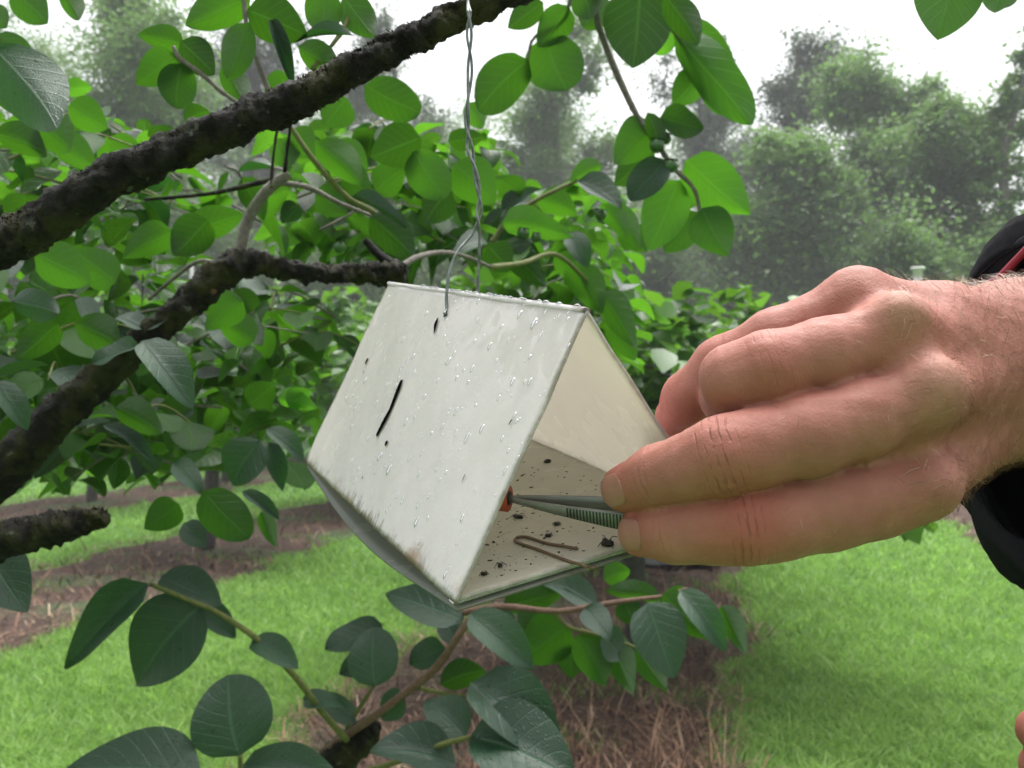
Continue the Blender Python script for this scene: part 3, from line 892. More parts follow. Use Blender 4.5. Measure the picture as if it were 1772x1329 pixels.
# leaves one by one: base, tip, width, depth, side, up, tip depth offset, kind, variant
LO = [
 ((255, 1010), (78, 1160), 74, .96, 1, .5, -.03, 'lo', 5), ((352, 1045), (205, 1185), 138, 1.0, 1, .5, -.02, 'lo', 8), ((278, 998), (382, 1040), 70, 1.02, 1, .9, -.02, 'lo', 1),
 ((335, 1052), (412, 1098), 52, 1.02, 1, .6, .02, 'lo', 3), ((436, 1108), (515, 1150), 56, 1.0, 1, .8, -.02, 'lo', 1), ((415, 1308), (384, 1176), 142, .95, 1, .8, .01, 'lo', 7),
 ((348, 1335), (120, 1322), 135, .92, 1, 1.0, -.02, 'lo', 0), ((420, 1325), (585, 1335), 70, .97, 1, 1.0, -.02, 'lo', 1), ((525, 1212), (592, 1205), 40, 1.05, 1, .8, -.02, 'lo', 2),
 ((662, 1085), (562, 1118), 60, 1.1, 1, 1.0, -.03, 'lo', 4), ((802, 1072), (668, 1022), 92, 1.06, 1, .8, .04, 'lo', 0), ((650, 1188), (642, 1090), 88, 1.06, 1, .6, .02, 'lo', 7),
 ((660, 1140), (585, 1165), 52, 1.1, 1, .8, 0, 'lo', 3), ((812, 1062), (924, 1152), 74, 1.03, 1, .7, -.03, 'lo', 1), ((762, 1185), (842, 1155), 52, 1.06, -1, .3, -.01, 'hi', 1),
 ((815, 1180), (998, 1320), 120, 1.0, 1, .8, -.05, 'lo', 5), ((805, 1275), (736, 1208), 78, 1.02, 1, .7, .02, 'lo', 1), ((815, 1275), (995, 1325), 150, .97, 1, .9, -.04, 'lo', 3),
 ((790, 1322), (645, 1288), 92, 1.0, 1, .9, -.02, 'lo', 1), ((985, 1082), (900, 1138), 92, 1.07, -1, .3, .01, 'hi', 0), ((1032, 1052), (940, 1002), 54, 1.08, 1, 1.0, .03, 'lo', 1),
 ((1012, 1052), (1064, 1096), 52, 1.05, 1, .8, -.03, 'lo', 2), ((1142, 1036), (1050, 1018), 42, 1.07, -1, .5, .02, 'hi', 1), ((1122, 1042), (1168, 1170), 96, 1.03, 1, .5, -.03, 'lo', 0),
 ((1145, 1028), (1236, 1110), 60, 1.05, -1, .3, -.02, 'hi', 2), ((1178, 1020), (1258, 1122), 54, 1.04, 1, .7, -.04, 'lo', 1), ((1248, 1048), (1300, 1134), 42, 1.06, -1, .3, -.02, 'hi', 5),
 ((1000, 1098), (1050, 1185), 66, 1.06, -1, .3, -.02, 'hi', 1), ((1048, 1096), (1108, 1206), 56, 1.06, -1, .3, -.03, 'hi', 5), ((1100, 1118), (1158, 1200), 46, 1.07, -1, .3, -.02, 'hi', 2),
 ((985, 1108), (988, 1172), 56, 1.08, -1, .3, 0, 'hi', 0), ((1040, 1098), (1088, 1130), 60, 1.05, 1, .5, 0, 'lo', 4), ((880, 1052), (860, 1110), 46, 1.1, 1, .6, 0, 'lo', 1),
 ((930, 1055), (905, 1100), 60, 1.09, -1, .3, 0, 'hi', 4), ((1080, 1040), (1100, 1085), 46, 1.08, -1, .3, 0, 'hi', 2), ((870, 1050), (990, 1015), 50, 1.12, -1, .3, 0, 'hi', 2),
 ((1190, 1018), (1130, 1075), 42, 1.08, -1, .3, 0, 'hi', 0), ((1045, 1002), (1090, 985), 44, 1.12, -1, .3, 0, 'hi', 1), ((770, 1120), (705, 1150), 60, 1.1, 1, .7, 0, 'lo', 4), ((790, 1110), (760, 1060), 50, 1.1, 1, .7, 0, 'lo', 4),
 ((700, 1200), (650, 1250), 55, 1.08, 1, .7, 0, 'lo', 2), ((615, 1250), (545, 1190), 46, 1.08, 1, .7, 0, 'lo', 2), ((838, 1210), (905, 1195), 50, 1.08, 1, .9, 0, 'lo', 1), ((-30, 945), (45, 1052), 96, .8, 1, .2, -.02, 'lo', 0),
]
HI = [
 ((914, 104), (826, 184), 84, .97, -1, .2, 0, 'hi', 7), ((945, 62), (972, 156), 104, .97, -1, .2, 0, 'hi', 7), ((985, 12), (932, 80), 60, .95, -1, .2, .02, 'hi', 1), ((940, 4), (878, 46), 50, .96, -1, .3, 0, 'hi', 0),
 ((1108, -22), (1092, 118), 120, .98, -1, .2, 0, 'hi', 0), ((1008, -20), (1022, 36), 58, .97, -1, .2, 0, 'hi', 1), ((1045, -20), (1000, 48), 70, 1.0, -1, .2, 0, 'hi', 4), ((1150, -8), (1212, 78), 56, .96, -1, .2, 0, 'hi', 1),
 ((1168, 58), (1308, 224), 84, 1.0, -1, .4, -.02, 'new', 4), ((1178, 40), (1282, 172), 84, 1.02, -1, .4, 0, 'new', 2), ((1217, 124), (1162, 180), 58, 1.02, -1, .3, 0, 'new', 0), ((1216, 128), (1250, 200), 44, 1.0, -1, .3, 0, 'new', 1),
 ((1142, 204), (1222, 214), 56, .98, 1, .3, 0, 'hi', 4), ((1132, 218), (1048, 278), 76, 1.0, -1, .3, 0, 'hi', 2), ((1132, 262), (1062, 318), 60, 1.03, -1, .3, 0, 'hi', 0), ((1150, 278), (1092, 348), 62, .97, 1, .3, 0, 'lo', 4),
 ((1186, 278), (1300, 374), 92, 1.0, -1, .3, 0, 'new', 2), ((1176, 312), (1120, 432), 84, 1.01, -1, .3, 0, 'new', 0), ((1206, 368), (1148, 434), 66, 1.03, -1, .3, 0, 'hi', 0), ((1214, 360), (1258, 450), 78, .99, -1, .3, 0, 'hi', 2),
 ((1192, 320), (1196, 360), 40, 1.05, -1, .3, 0, 'new', 0), ((1120, 195), (1150, 262), 34, .98, -1, .3, 0, 'hi', 6), ((1160, 90), (1130, 45), 50, 1.03, -1, .3, 0, 'new', 0),
 ((1660, -85), (1618, 70), 118, .62, -1, .3, 0, 'hi', 0), ((1735, -70), (1722, 28), 60, .62, -1, .3, 0, 'hi', 1), ((1770, -60), (1725, 24), 50, .66, -1, .3, 0, 'hi', 6),
 ((1042, 286), (985, 310), 40, 1.1, -1, .4, 0, 'hi', 3), ((1000, 314), (1078, 352), 60, 1.08, 1, 1.2, -.02, 'lo', 3), ((868, 386), (1000, 396), 60, 1.08, -1, .4, 0, 'new', 5), ((1040, 352), (1088, 412), 40, 1.1, -1, .4, 0, 'hi', 1),
 ((985, 402), (1018, 460), 44, 1.1, 1, .8, -.02, 'lo', 1), ((864, 424), (958, 492), 62, 1.05, -1, .4, 0, 'hi', 5), ((982, 456), (1046, 540), 62, 1.1, -1, .4, 0, 'hi', 1), ((1038, 506), (1112, 600), 58, 1.1, -1, .4, 0, 'hi', 5),
 ((1058, 556), (1098, 622), 48, 1.12, -1, .3, 0, 'hi', 0), ((930, 345), (1000, 366), 50, 1.12, -1, .4, 0, 'hi', 1), ((1050, 350), (1108, 432), 46, 1.12, -1, .4, 0, 'hi', 1), ((1078, 390), (1120, 440), 50, 1.14, -1, .4, 0, 'hi', 2),
 ((960, 440), (1020, 500), 50, 1.12, -1, .4, 0, 'hi', 1), ((900, 340), (860, 300), 50, 1.14, -1, .4, 0, 'hi', 2), ((870, 365), (930, 322), 34, 1.14, 1, .9, 0, 'lo', 3), ((845, 425), (880, 470), 60, 1.0, -1, .4, 0, 'hi', 0),
 ((632, 148), (722, 200), 74, .92, -1, .3, 0, 'hi', 7), ((728, 238), (642, 268), 80, .95, -1, .3, 0, 'hi', 0), ((716, 262), (764, 344), 74, .95, -1, .3, 0, 'hi', 7), ((786, 284), (856, 350), 82, .98, -1, .3, 0, 'hi', 0),
 ((545, 246), (632, 318), 60, .93, -1, .3, 0, 'hi', 1), ((775, 245), (842, 235), 40, 1.0, -1, .3, 0, 'hi', 2), ((720, 262), (690, 220), 40, 1.0, -1, .3, 0, 'hi', 0), ((805, 180), (838, 222), 40, 1.1, -1, .3, 0, 'new', 1), ((780, 330), (725, 382), 70, 1.0, -1, .3, 0, 'hi', 2),
 ((600, 170), (560, 215), 70, .95, -1, .3, 0, 'hi', 0), ((590, 300), (655, 335), 60, .98, -1, .4, 0, 'hi', 5), ((610, 340), (705, 385), 30, .93, 1, 1.3, 0, 'lo', 3), ((640, 375), (735, 445), 74, .95, -1, .3, 0, 'hi', 5), ((570, 260), (640, 290), 60, 1, -1, .3, 0, 'hi', 1),
 ((650, 330), (700, 290), 60, 1.0, -1, .3, 0, 'hi', 0), ((500, 230), (545, 270), 60, .98, -1, .3, 0, 'hi', 0), ((480, 240), (505, 290), 56, .98, -1, .3, 0, 'hi', 1), ((545, 330), (610, 375), 56, 1.0, -1, .4, 0, 'hi', 2),
 ((306, 96), (236, 142), 62, .6, -1, .3, 0, 'hi', 0), ((316, 110), (300, 184), 66, .6, -1, .3, 0, 'hi', 7), ((318, 76), (243, 58), 48, .62, -1, .4, 0, 'hi', 1), ((312, 72), (372, 130), 62, .6, -1, .3, 0, 'hi', 0),
 ((432, -6), (322, 42), 72, .6, -1, .3, 0, 'hi', 1), ((432, 40), (384, 138), 58, .58, -1, .3, 0, 'hi', 4), ((428, 18), (532, 62), 84, .6, -1, .3, 0, 'hi', 0), ((560, -24), (556, 62), 66, .62, -1, .3, 0, 'hi', 1),
 ((592, -10), (658, 78), 62, .63, -1, .3, 0, 'hi', 2), ((612, 62), (508, 62), 30, .6, 1, 1.3, 0, 'lo', 1), ((470, 30), (506, 145), 28, .6, 1, .4, 0, 'lo', 6), ((515, 80), (585, 122), 56, .62, -1, .3, 0, 'hi', 3),
 ((384, 112), (428, 186), 46, .62, -1, .3, 0, 'hi', 1), ((500, 130), (458, 168), 44, .64, -1, .3, 0, 'hi', 0), ((-15, 80), (112, 230), 118, .62, -1, .2, 0, 'lo', 1), ((118, 184), (188, 222), 62, .68, -1, .4, 0, 'hi', 0),
 ((-10, 60), (60, 130), 60, .66, 1, .6, 0, 'hi', 1), ((20, -20), (84, 42), 66, .66, -1, .3, 0, 'hi', 0), ((105, -20), (142, 38), 38, .68, -1, .3, 0, 'hi', 1), ((-20, 10), (12, 50), 40, .66, -1, .3, 0, 'hi', 0), ((320, 210), (362, 190), 40, .62, -1, .3, 0, 'hi', 1),
 ((255, 236), (318, 225), 34, .66, -1, .4, 0, 'hi', 2), ((110, 160), (160, 148), 34, .9, -1, .4, 0, 'new', 1), ((-20, 130), (80, 195), 90, .68, -1, .3, 0, 'hi', 1), ((60, 210), (130, 260), 70, .75, -1, .3, 0, 'hi', 1), ((-10, 230), (90, 265), 60, .75, -1, .4, 0, 'hi', 1), ((90, 240), (170, 290), 60, .8, -1, .4, 0, 'hi', 0),
 ((245, 590), (335, 698), 72, .74, 1, .9, -.02, 'lo', 1), ((450, 762), (398, 840), 80, .85, 1, .5, 0, 'lo', 1), ((352, 850), (424, 934), 78, .85, -1, .2, 0, 'hi', 7), ((310, 872), (252, 912), 60, .86, -1, .2, 0, 'hi', 0), ((318, 905), (356, 945), 44, .86, 1, .2, 0, 'lo', 0),
 ((420, 850), (485, 895), 28, .86, 1, .6, 0, 'lo', 1), ((452, 885), (482, 950), 30, .87, -1, .2, 0, 'hi', 5), ((466, 765), (492, 858), 36, .85, 1, .4, 0, 'lo', 5), ((462, 742), (528, 792), 40, .86, 1, .9, 0, 'lo', 1), ((480, 690), (558, 698), 40, .9, -1, .4, 0, 'new', 5),
 ((500, 705), (535, 672), 40, .9, -1, .4, 0, 'new', 1), ((430, 700), (480, 660), 56, .92, -1, .4, 0, 'hi', 2), ((200, 705), (300, 745), 60, .8, -1, .3, 0, 'hi', 5), ((180, 735), (270, 795), 30, .8, 1, .9, 0, 'lo', 1), ((-10, 660), (50, 740), 50, .72, 1, .9, 0, 'lo', 1),
 ((300, 800), (360, 845), 46, .85, 1, .8, 0, 'lo', 2), ((240, 598), (150, 622), 50, .74, 1, 1.0, 0, 'lo', 4), ((250, 570), (200, 545), 40, .76, 1, 1.1, 0, 'lo', 1), ((255, 570), (292, 545), 34, .76, 1, 1.1, 0, 'lo', 3), ((60, 440), (160, 490), 80, .7, -1, .3, 0, 'hi', 0),
 ((200, 490), (130, 430), 70, .75, -1, .3, 0, 'hi', 0), ((300, 400), (210, 445), 60, .85, -1, .3, 0, 'hi', 5), ((360, 380), (300, 440), 74, .85, -1, .3, 0, 'hi', 1), ((330, 400), (420, 370), 60, .88, -1, .3, 0, 'hi', 0),
 ((20, 520), (110, 545), 60, .72, -1, .3, 0, 'lo', 4), ((100, 560), (30, 620), 60, .74, -1, .3, 0, 'hi', 1), ((130, 560), (215, 600), 66, .76, -1, .3, 0, 'hi', 1), ((420, 520), (350, 560), 64, .9, -1, .3, 0, 'hi', 2), ((440, 590), (380, 545), 60, .92, -1, .3, 0, 'hi', 1),
]
for a in LO:
    leaf_px(a[0], a[1], a[2], a[3], a[4], a[5], a[6], a[7], a[8], parent=limb4 if a[0][1] > 970 else limb3)
for a in HI:
    leaf_px(a[0], a[1], a[2], a[3], a[4], a[5], a[6], a[7], a[8], parent=(tw_r if a[0][0] > 1030 else tw_m2 if a[0][0] > 840 else limb1 if a[3] < 0.7 else limb2))

# smaller leaves filling the left-hand branches: each sits on its own short shoot
def shoot(px, py, d, n, L, parent):
    a = random.uniform(0, 6.28)
    p0 = P(px, py, d)
    dirv = np.array([math.cos(a), math.sin(a) * 0.6, random.uniform(-0.35, 0.25)])
    p1 = p0 + dirv * L
    c = spline([p0, (p0 + p1) / 2 + [0, 0, 0.02], p1], 10)
    tw = tube_obj('twig', c, np.linspace(0.0016, 0.0007, 10), random.choice([M_twig_grey, M_twig_green]), parent, 5)
    for k in range(n):
        q = c[min(9, 2 + k * 8 // n)]
        s = 1 if k % 2 else -1
        out = np.cross(dirv, UP) * s + dirv * random.uniform(0.2, 0.9) + np.array([0, 0, random.uniform(-0.75, 0.15)])
        out = nrm(out + np.array([random.gauss(0, .2), random.gauss(0, .2), 0]))
        ln = random.uniform(0.04, 0.07)
        nr = UP + np.array([random.gauss(0, .45), random.gauss(-.15, .45), 0])
        place_leaf(q + out * 0.006, q + out * ln, ln * random.uniform(0.55, 0.75), nr, random.choice(['hi', 'hi', 'lo']), random.randrange(9), parent)

FILL = [(150, 560, .95), (230, 690, 1.0), (40, 770, .95), (300, 590, 1.1), (380, 600, 1.1), (20, 450, .9), (90, 390, 1.1), (160, 390, 1.1), (220, 300, 1.1), (290, 350, 1.1), (350, 470, 1.15), (450, 400, 1.1), (520, 350, 1.1), (480, 540, 1.15), (590, 560, 1.2), (150, 760, 1.05), (280, 820, 1.0), (400, 790, 1.05), (470, 610, 1.15), (60, 190, 1.0), (10, 280, .85), (740, 290, 1.2), (690, 410, 1.2), (830, 400, 1.2), (1010, 560, 1.25), (1060, 640, 1.3), (900, 510, 1.25), (40, 250, .9), (30, 330, 1.0), (120, 320, 1.0), (200, 330, 1.0), (60, 520, .85), (20, 620, .85), (120, 660, .9), (90, 590, 1.0), (190, 640, 1.0), (280, 640, 1.0), (330, 690, .95), (60, 700, 1.0), (240, 760, .95), (330, 760, .95),
        (130, 480, 1.05), (250, 470, 1.1), (420, 640, 1.05), (400, 720, 1.0), (550, 300, 1.1), (640, 230, 1.15), (700, 330, 1.15), (770, 400, 1.15), (620, 420, 1.1), (560, 400, 1.05), (400, 300, 1.0), (460, 280, 1.05), (330, 300, 1.0), (800, 470, 1.15), (930, 480, 1.2), (880, 330, 1.25), (960, 400, 1.25)]
for (px, py, d) in FILL:
    shoot(px + random.uniform(-20, 20), py + random.uniform(-20, 20), d, 4, random.uniform(0.10, 0.18), limb2)

# the tree's farther leaves, too many and too soft to pick apart
def foliage(n, regions, parent):
    Vs, Fs, UVs, vs, n0 = [], [], [], [], 0
    src = [leaf_shape(k, [0.05, 0.16, 0.28, 0.1, 0.22, 0.38, 0.12, 0.02, 0.3][k], 0.3, 1.6, 1.0) for k in range(9)]
    for _ in range(n):
        x0, x1, y0, y1, d0, d1 = random.choice(regions)
        p = P(random.uniform(x0, x1), random.uniform(y0, y1), random.uniform(d0, d1))
        ln = random.uniform(0.03, 0.062)
        al = nrm([random.gauss(0, 1), random.gauss(0, .8), random.uniform(-1.1, .2)])
        nr = UP + np.array([random.gauss(0, .5), random.gauss(-.1, .5), 0]); nr = nrm(nr - al * (nr @ al))
        V, F, uv = src[random.randrange(9)]
        M3 = np.stack([np.cross(al, nr) * ln * random.uniform(.55, .75), al * ln, nr * ln * .8])
        Vs.append(V @ M3 + p); Fs.append(F + n0); UVs.append(uv); n0 += len(V); vs.append(np.full(len(V), random.random()))
        b0 = p - al * 0.03 + np.array([0, 0, random.uniform(-.02, .03)])
    o = mesh_obj('foliage', np.vstack(Vs), np.vstack(Fs), M_leaf_mass, parent, uv=np.vstack(UVs), attrs={'v': np.concatenate(vs)})
    o['kind'] = 'stuff'
foliage(3000, [(-250, 250, 200, 420, .9, 2.0), (-250, 420, 420, 780, .95, 2.0), (200, 560, 520, 760, 1.2, 2.2), (-200, 330, 560, 830, 1.1, 2.2), (480, 860, 230, 440, 1.2, 2.0), (850, 1090, 320, 640, 1.3, 2.2)], ptree)

# young fruits
def fruit(px, py, d, r, parent):
    c = P(px, py, d); rad = r * d / FPX
    zz = np.linspace(0, math.pi, 9)
    C = np.stack([np.full(9, c[0]), np.full(9, c[1]), c[2] + rad * np.cos(zz)], -1)
    o = tube_obj('fruit', C, np.maximum(1e-4, rad * np.sin(zz)), M_fruit, parent, 14)
    b = Bag()
    for k in range(4):
        a = k * math.pi / 2 + 0.4
        q = c + np.array([0, 0, rad * 0.9])
        e = np.array([math.cos(a), math.sin(a), 0.1]) * rad * 1.25; s = np.array([-math.sin(a), math.cos(a), 0]) * rad * 0.55
        b.add([q, q + e * 0.5 + s, q + e + [0, 0, -rad * .3], q + e * 0.5 - s], [[0, 1, 2, 3]])
    b.obj('calyx', M_calyx, o, smooth=False)
for px, py, d, r in [(1137, 252, .98, 13), (1152, 240, .99, 10), (1161, 287, .97, 12), (905, 405, 1.06, 11), (928, 411, 1.06, 9), (1040, 372, 1.08, 10), (588, 428, .92, 11)]:
    fruit(px, py, d, r, ptree)

# ================================================================== THE TRAP
DB = 0.31
def pt(p, k): return P(p[0], p[1], k * DB)
_r = lambda p: FWD + RGT * (p[0] - CX) / FPX - UPV * (p[1] - CY) / FPX
kA, kB, kC, kD = 1.623, 1.0, 0.979, 1.602
TA, TBk, TC, TD = pt((672, 490), kA), pt((1015, 537), kB), pt((785, 1046), kC), pt((527, 801), kD)
LEN = TA - TBk                                   # ridge vector, near end to far end
TD = TC + LEN                                    # exact rectangle
n_ = nrm(LEN)
TE = EYE + _r((1250, 903)) * ((n_ @ (TBk - EYE)) / (n_ @ _r((1250, 903))))
TF = TE + LEN
TCEN = (TA + TBk + TC + TD + TE + TF) / 6
trap = empty('delta_trap', TCEN)
tag(trap, 'white wet triangular card insect trap hanging open from a wire in front of the hand', 'insect trap')

def card_material(name, base, grime, streak, edge, through, wet=0.0):
    t = NT(name)
    uv = coords(t, 'UV'); ob = coords(t)
    sx = t.n('SeparateXYZ'); t.l(uv, sx.inputs[0])
    col = t.mix(t.noise(ob, 25, 4), base, tuple(c * 0.93 for c in base))
    # soft grime clouds
    g = t.ramp(t.noise(ob, 38, 6, 0.65), [(0.6, 0), (0.95, 1)])
    col = t.mix(t.math('MULTIPLY', g, grime), col, (0.36, 0.33, 0.28))
    # mould streaks that climb from the lower fold
    mp = t.n('Mapping'); mp.inputs['Scale'].default_value = (46, 8, 1); t.l(uv, mp.inputs['Vector'])
    patch = t.ramp(t.noise(uv, 5, 3), [(0.38, 0.25), (0.62, 1)])
    st = t.noise(mp.outputs[0], 1.0, 6, 0.7)
    low = t.ramp(sx.outputs[1], [(0.86, 0), (1.0, 1)])
    m = t.ramp(t.math('ADD', st, t.math('MULTIPLY', low, 0.31)), [(0.72, 0), (0.88, 1)])
    col = t.mix(t.math('MULTIPLY', t.math('MULTIPLY', m, patch), streak), col, (0.035, 0.035, 0.028))
    rust = t.ramp(t.math('ADD', t.noise(uv, 7, 4), t.math('MULTIPLY', low, 0.3)), [(0.72, 0), (0.92, 1)])
    col = t.mix(t.math('MULTIPLY', rust, streak * 0.75), col, (0.32, 0.17, 0.06))
    fold = t.ramp(t.math('ADD', sx.outputs[1], t.math('MULTIPLY', t.math('SUBTRACT', t.noise(uv, 45, 4, 0.7), 0.5), 0.03)), [(0.985, 0), (0.998, 1)])
    col = t.mix(t.math('MULTIPLY', fold, streak * 0.85), col, (0.07, 0.06, 0.035))
    # dirty cut edges
    e1 = t.math('ABSOLUTE', t.math('SUBTRACT', sx.outputs[0], 0.5))
    ed = t.ramp(t.math('ADD', e1, t.math('MULTIPLY', t.math('SUBTRACT', t.noise(ob, 160, 5, 0.7), 0.5), 0.03)), [(0.492, 0), (0.502, 1)])
    col = t.mix(t.math('MULTIPLY', ed, edge), col, (0.20, 0.14, 0.09))
    sp = t.n('TexVoronoi'); sp.inputs['Scale'].default_value = 210; t.l(ob, sp.inputs['Vector'])
    spk = t.math('MULTIPLY', t.ramp(sp.outputs['Distance'], [(0.06, 1), (0.12, 0)]), t.ramp(t.noise(ob, 60, 2), [(0.55, 0), (0.62, 1)]))
    col = t.mix(t.math('MULTIPLY', spk, grime * 0.5), col, (0.10, 0.08, 0.06))
    h = t.math('ADD', t.math('MULTIPLY', t.noise(ob, 60, 3), 0.6), t.math('MULTIPLY', t.noise(ob, 600, 3), 0.12))
    rg = t.ramp(t.noise(ob, 30, 4), [(0.35, 0.22), (0.7, 0.32)])
    # standing film of rain high on the near end
    fm = t.math('SUBTRACT', t.math('MULTIPLY', sx.outputs[0], 1.0), t.math('MULTIPLY', sx.outputs[1], 1.3))
    film = t.math('MULTIPLY', t.ramp(t.math('ADD', fm, t.math('MULTIPLY', t.math('SUBTRACT', t.noise(ob, 70, 4), 0.5), 0.9)), [(0.38, 0), (0.52, 1)]), wet)
    pb = t.pbsdf(col, rg, t.bump(h, 0.25, 0.002), Specular_IOR_Level=0.5, Coat_Weight=film, Coat_Roughness=0.04)
    tr = t.n('BsdfTranslucent'); t.l(t.mix(0.5, col, through), tr.inputs['Color'])   # waxed card lets light through
    mx = t.n('MixShader'); mx.inputs[0].default_value = 0.48
    t.l(pb.outputs[0], mx.inputs[1]); t.l(tr.outputs[0], mx.inputs[2])
    return t.surf(mx)
M_card = card_material('waxed_card', (0.87, 0.835, 0.86), 0.10, 1.0, 0.7, (0.70, 0.67, 0.67), 1.0)
M_card_in = card_material('card_inside', (0.76, 0.735, 0.62), 0.10, 0.0, 0.7, (0.80, 0.77, 0.63))
M_card_floor = card_material('sticky_floor', (0.79, 0.755, 0.65), 0.6, 0.04, 0.7, (0.80, 0.77, 0.63))

def slab(name, fn, nu, nv, thick, mats, parent):
    """closed sheet: fn(u,v)->outer surface point; thickness grows along the given inward vector fn2"""
    f_out, inward = fn
    u = np.linspace(0, 1, nu); v = np.linspace(0, 1, nv)
    UU, VV = np.meshgrid(u, v, indexing='ij')
    O = f_out(UU, VV)
    I = O + inward * thick
    V = np.vstack([O.reshape(-1, 3), I.reshape(-1, 3)])
    uv = np.vstack([np.stack([UU, VV], -1).reshape(-1, 2)] * 2)
    n = nu * nv
    ii = np.arange(nu - 1)[:, None] * nv + np.arange(nv - 1)[None, :]
    q = np.stack([ii, ii + nv, ii + nv + 1, ii + 1], -1).reshape(-1, 4)
    F = [q, q[:, ::-1] + n]
    idx = np.arange(n).reshape(nu, nv)
    for line in (idx[:, 0], idx[-1, :], idx[::-1, -1], idx[0, ::-1]):
        F.append(np.stack([line[:-1], line[:-1] + n, line[1:] + n, line[1:]], -1))
    F = np.concatenate(F)
    me = fastmesh(name, V, F, None, uv, smooth=False)
    for m in mats: me.materials.append(m)
    mi = np.zeros(len(F), np.int32); mi[len(q):2 * len(q)] = 1 if len(mats) > 1 else 0
    me.polygons.foreach_set('material_index', mi)
    return put(bpy.data.objects.new(name, me), parent)

def flat(A, B, C, D, warp=0.0, nrmv=None, seed=0):
    def f(u, v):
        u = u[..., None]; v = v[..., None]
        X = (A * (1 - u) + B * u) * (1 - v) + (D * (1 - u) + C * u) * v
        if warp:
            X = X + nrmv * warp * (np.sin(math.pi * u) * np.sin(math.pi * v) + 0.25 * noise3(X, 60, seed)[..., None])
        return X
    return f
def inn(A, B, D):
    n = nrm(np.cross(B - A, D - A))
    return n if n @ (TCEN - A) > 0 else -n
iF, iR, iB = inn(TA, TBk, TD), inn(TA, TBk, TF), inn(TD, TC, TF)
front = slab('front_panel', (flat(TA, TBk, TC, TD, 0.0015, -iF, 1), iF), 60, 40, 0.0009, [M_card, M_card_in], trap)
front['label'] = 'wet outer panel facing the viewer with a black pen stroke'
rear = slab('rear_panel', (flat(TA + iF * 0.0004, TBk + iF * 0.0004, TE, TF, 0.001, -iR, 2), iR), 40, 30, 0.0009, [M_card, M_card_in], trap)
rear['label'] = 'cream inner face of the far panel'
TDi, TCi, TEi, TFi = [X + d for X, d in zip((TD, TC, TE, TF), (iB * .0022 + iF * .0030, iB * .0022 + iF * .0030, iB * .0022 + iR * .0030, iB * .0022 + iR * .0030))]
floor = slab('floor_panel', (flat(TDi, TCi, TEi, TFi, -0.001, -iB, 3), iB), 60, 40, 0.0008, [M_card, M_card_floor], trap)
floor['label'] = 'cream sticky floor dotted with dead insects'
def sag(u, v):
    X = flat(TD - iB * 0.0012 + iF * .0010, TC - iB * 0.0012 + iF * .0010, TE - iB * .0012, TF - iB * .0012)(u, v)
    s = 0.0105 * np.sin(math.pi * np.clip(u, 0, 1) ** 0.9) ** 1.15 * (1 - 0.75 * v) + 0.0010
    e = 0.0012 * np.sin(math.pi * u) * (1 - v)
    return X - iB * s[..., None] - iF * e[..., None]
M_flap = card_material('grey_card', (0.34, 0.34, 0.33), 0.6, 0.8, 0.6, (0.4, 0.4, 0.38))  # same card with a darker grey base, plus grime and mould streaks
flap = slab('under_flap', (sag, iB), 50, 24, 0.0009, [M_flap], trap)
flap['label'] = 'bowed grey lower flap hanging under the floor'
# rounded ridge fold
rc = spline([TA + iF * .0004, (TA + TBk) / 2 + iF * .0004, TBk + iF * .0004], 40)
tube_obj('ridge_fold', rc, 0.0011, M_card, trap, 8)
# second card layer showing at the open end, below the floor
w0, w1 = TC - iB * 0.0004, TE - iB * 0.0004
lip = slab('floor_lip', (flat(w0 + LEN * 0.02, w0 + LEN * 0.002 , w1 + LEN * 0.002, w1 + LEN * 0.02), iB), 6, 30, 0.0006, [M_card], trap)

def on_front(px, py, lift=0.0):
    """point of the front panel seen at that photo pixel, lifted outwards"""
    r = _r((px, py))
    q = EYE + r * ((iF @ (TA - EYE)) / (iF @ r))
    u = ((q - TA) @ -LEN) / (LEN @ LEN); v = ((q - TA) @ (TD - TA)) / ((TD - TA) @ (TD - TA))
    w = 0.0015 * (math.sin(math.pi * min(1, max(0, u))) * math.sin(math.pi * min(1, max(0, v))) + 0.25 * float(noise3(q, 60, 1)))
    return q - iF * (w + lift)
def on_floor(px, py, lift=0.0):
    z = TDi + iB * 0.0008
    r = _r((px, py))
    q = EYE + r * ((iB @ (z - EYE)) / (iB @ r))
    u = ((q - TDi) @ -LEN) / (LEN @ LEN); e = TFi - TDi; v = ((q - TDi) @ e) / (e @ e)
    w = -0.001 * (math.sin(math.pi * min(1, max(0, u))) * math.sin(math.pi * min(1, max(0, v))) + 0.25 * float(noise3(q, 60, 3)))
    return q - iB * w + iB * lift

# pen marks
M_ink = plain_material('black_ink', (0.003, 0.0025, 0.004), 0.8, 0.4, 200, 0.0, Specular_IOR_Level=0.0)
def stroke(name, pts, w_px, parent=front):
    C = [on_front(px, py, 0.0006) for px, py in pts]
    C = spline(C, 30)
    T = np.gradient(C, axis=0); T /= np.linalg.norm(T, axis=1)[:, None]
    S = np.cross(T, iF)
    dist = np.linalg.norm(C - EYE, axis=1)
    w = np.interp(np.linspace(0, 1, 30), np.linspace(0, 1, len(w_px)), w_px) * dist / FPX * 1.05
    w = w * (1 + 0.08 * noise3(C, 900, 4))
    V = np.vstack([C - S * w[:, None], C + S * w[:, None]])
    i = np.arange(29)
    return mesh_obj(name, V, np.stack([i, i + 1, i + 31, i + 30], -1), M_ink, parent, smooth=False)
stroke('ink_stroke', [(703, 661), (694, 685), (683, 712), (670, 735), (657, 757)], [5, 8, 7, 6, 7.5, 7, 5])
stroke('ink_dot', [(678, 766), (676, 770), (674, 775)], [3, 6, 3])
stroke('ink_dot', [(640, 621), (638, 626), (636, 632)], [2, 4.5, 2])
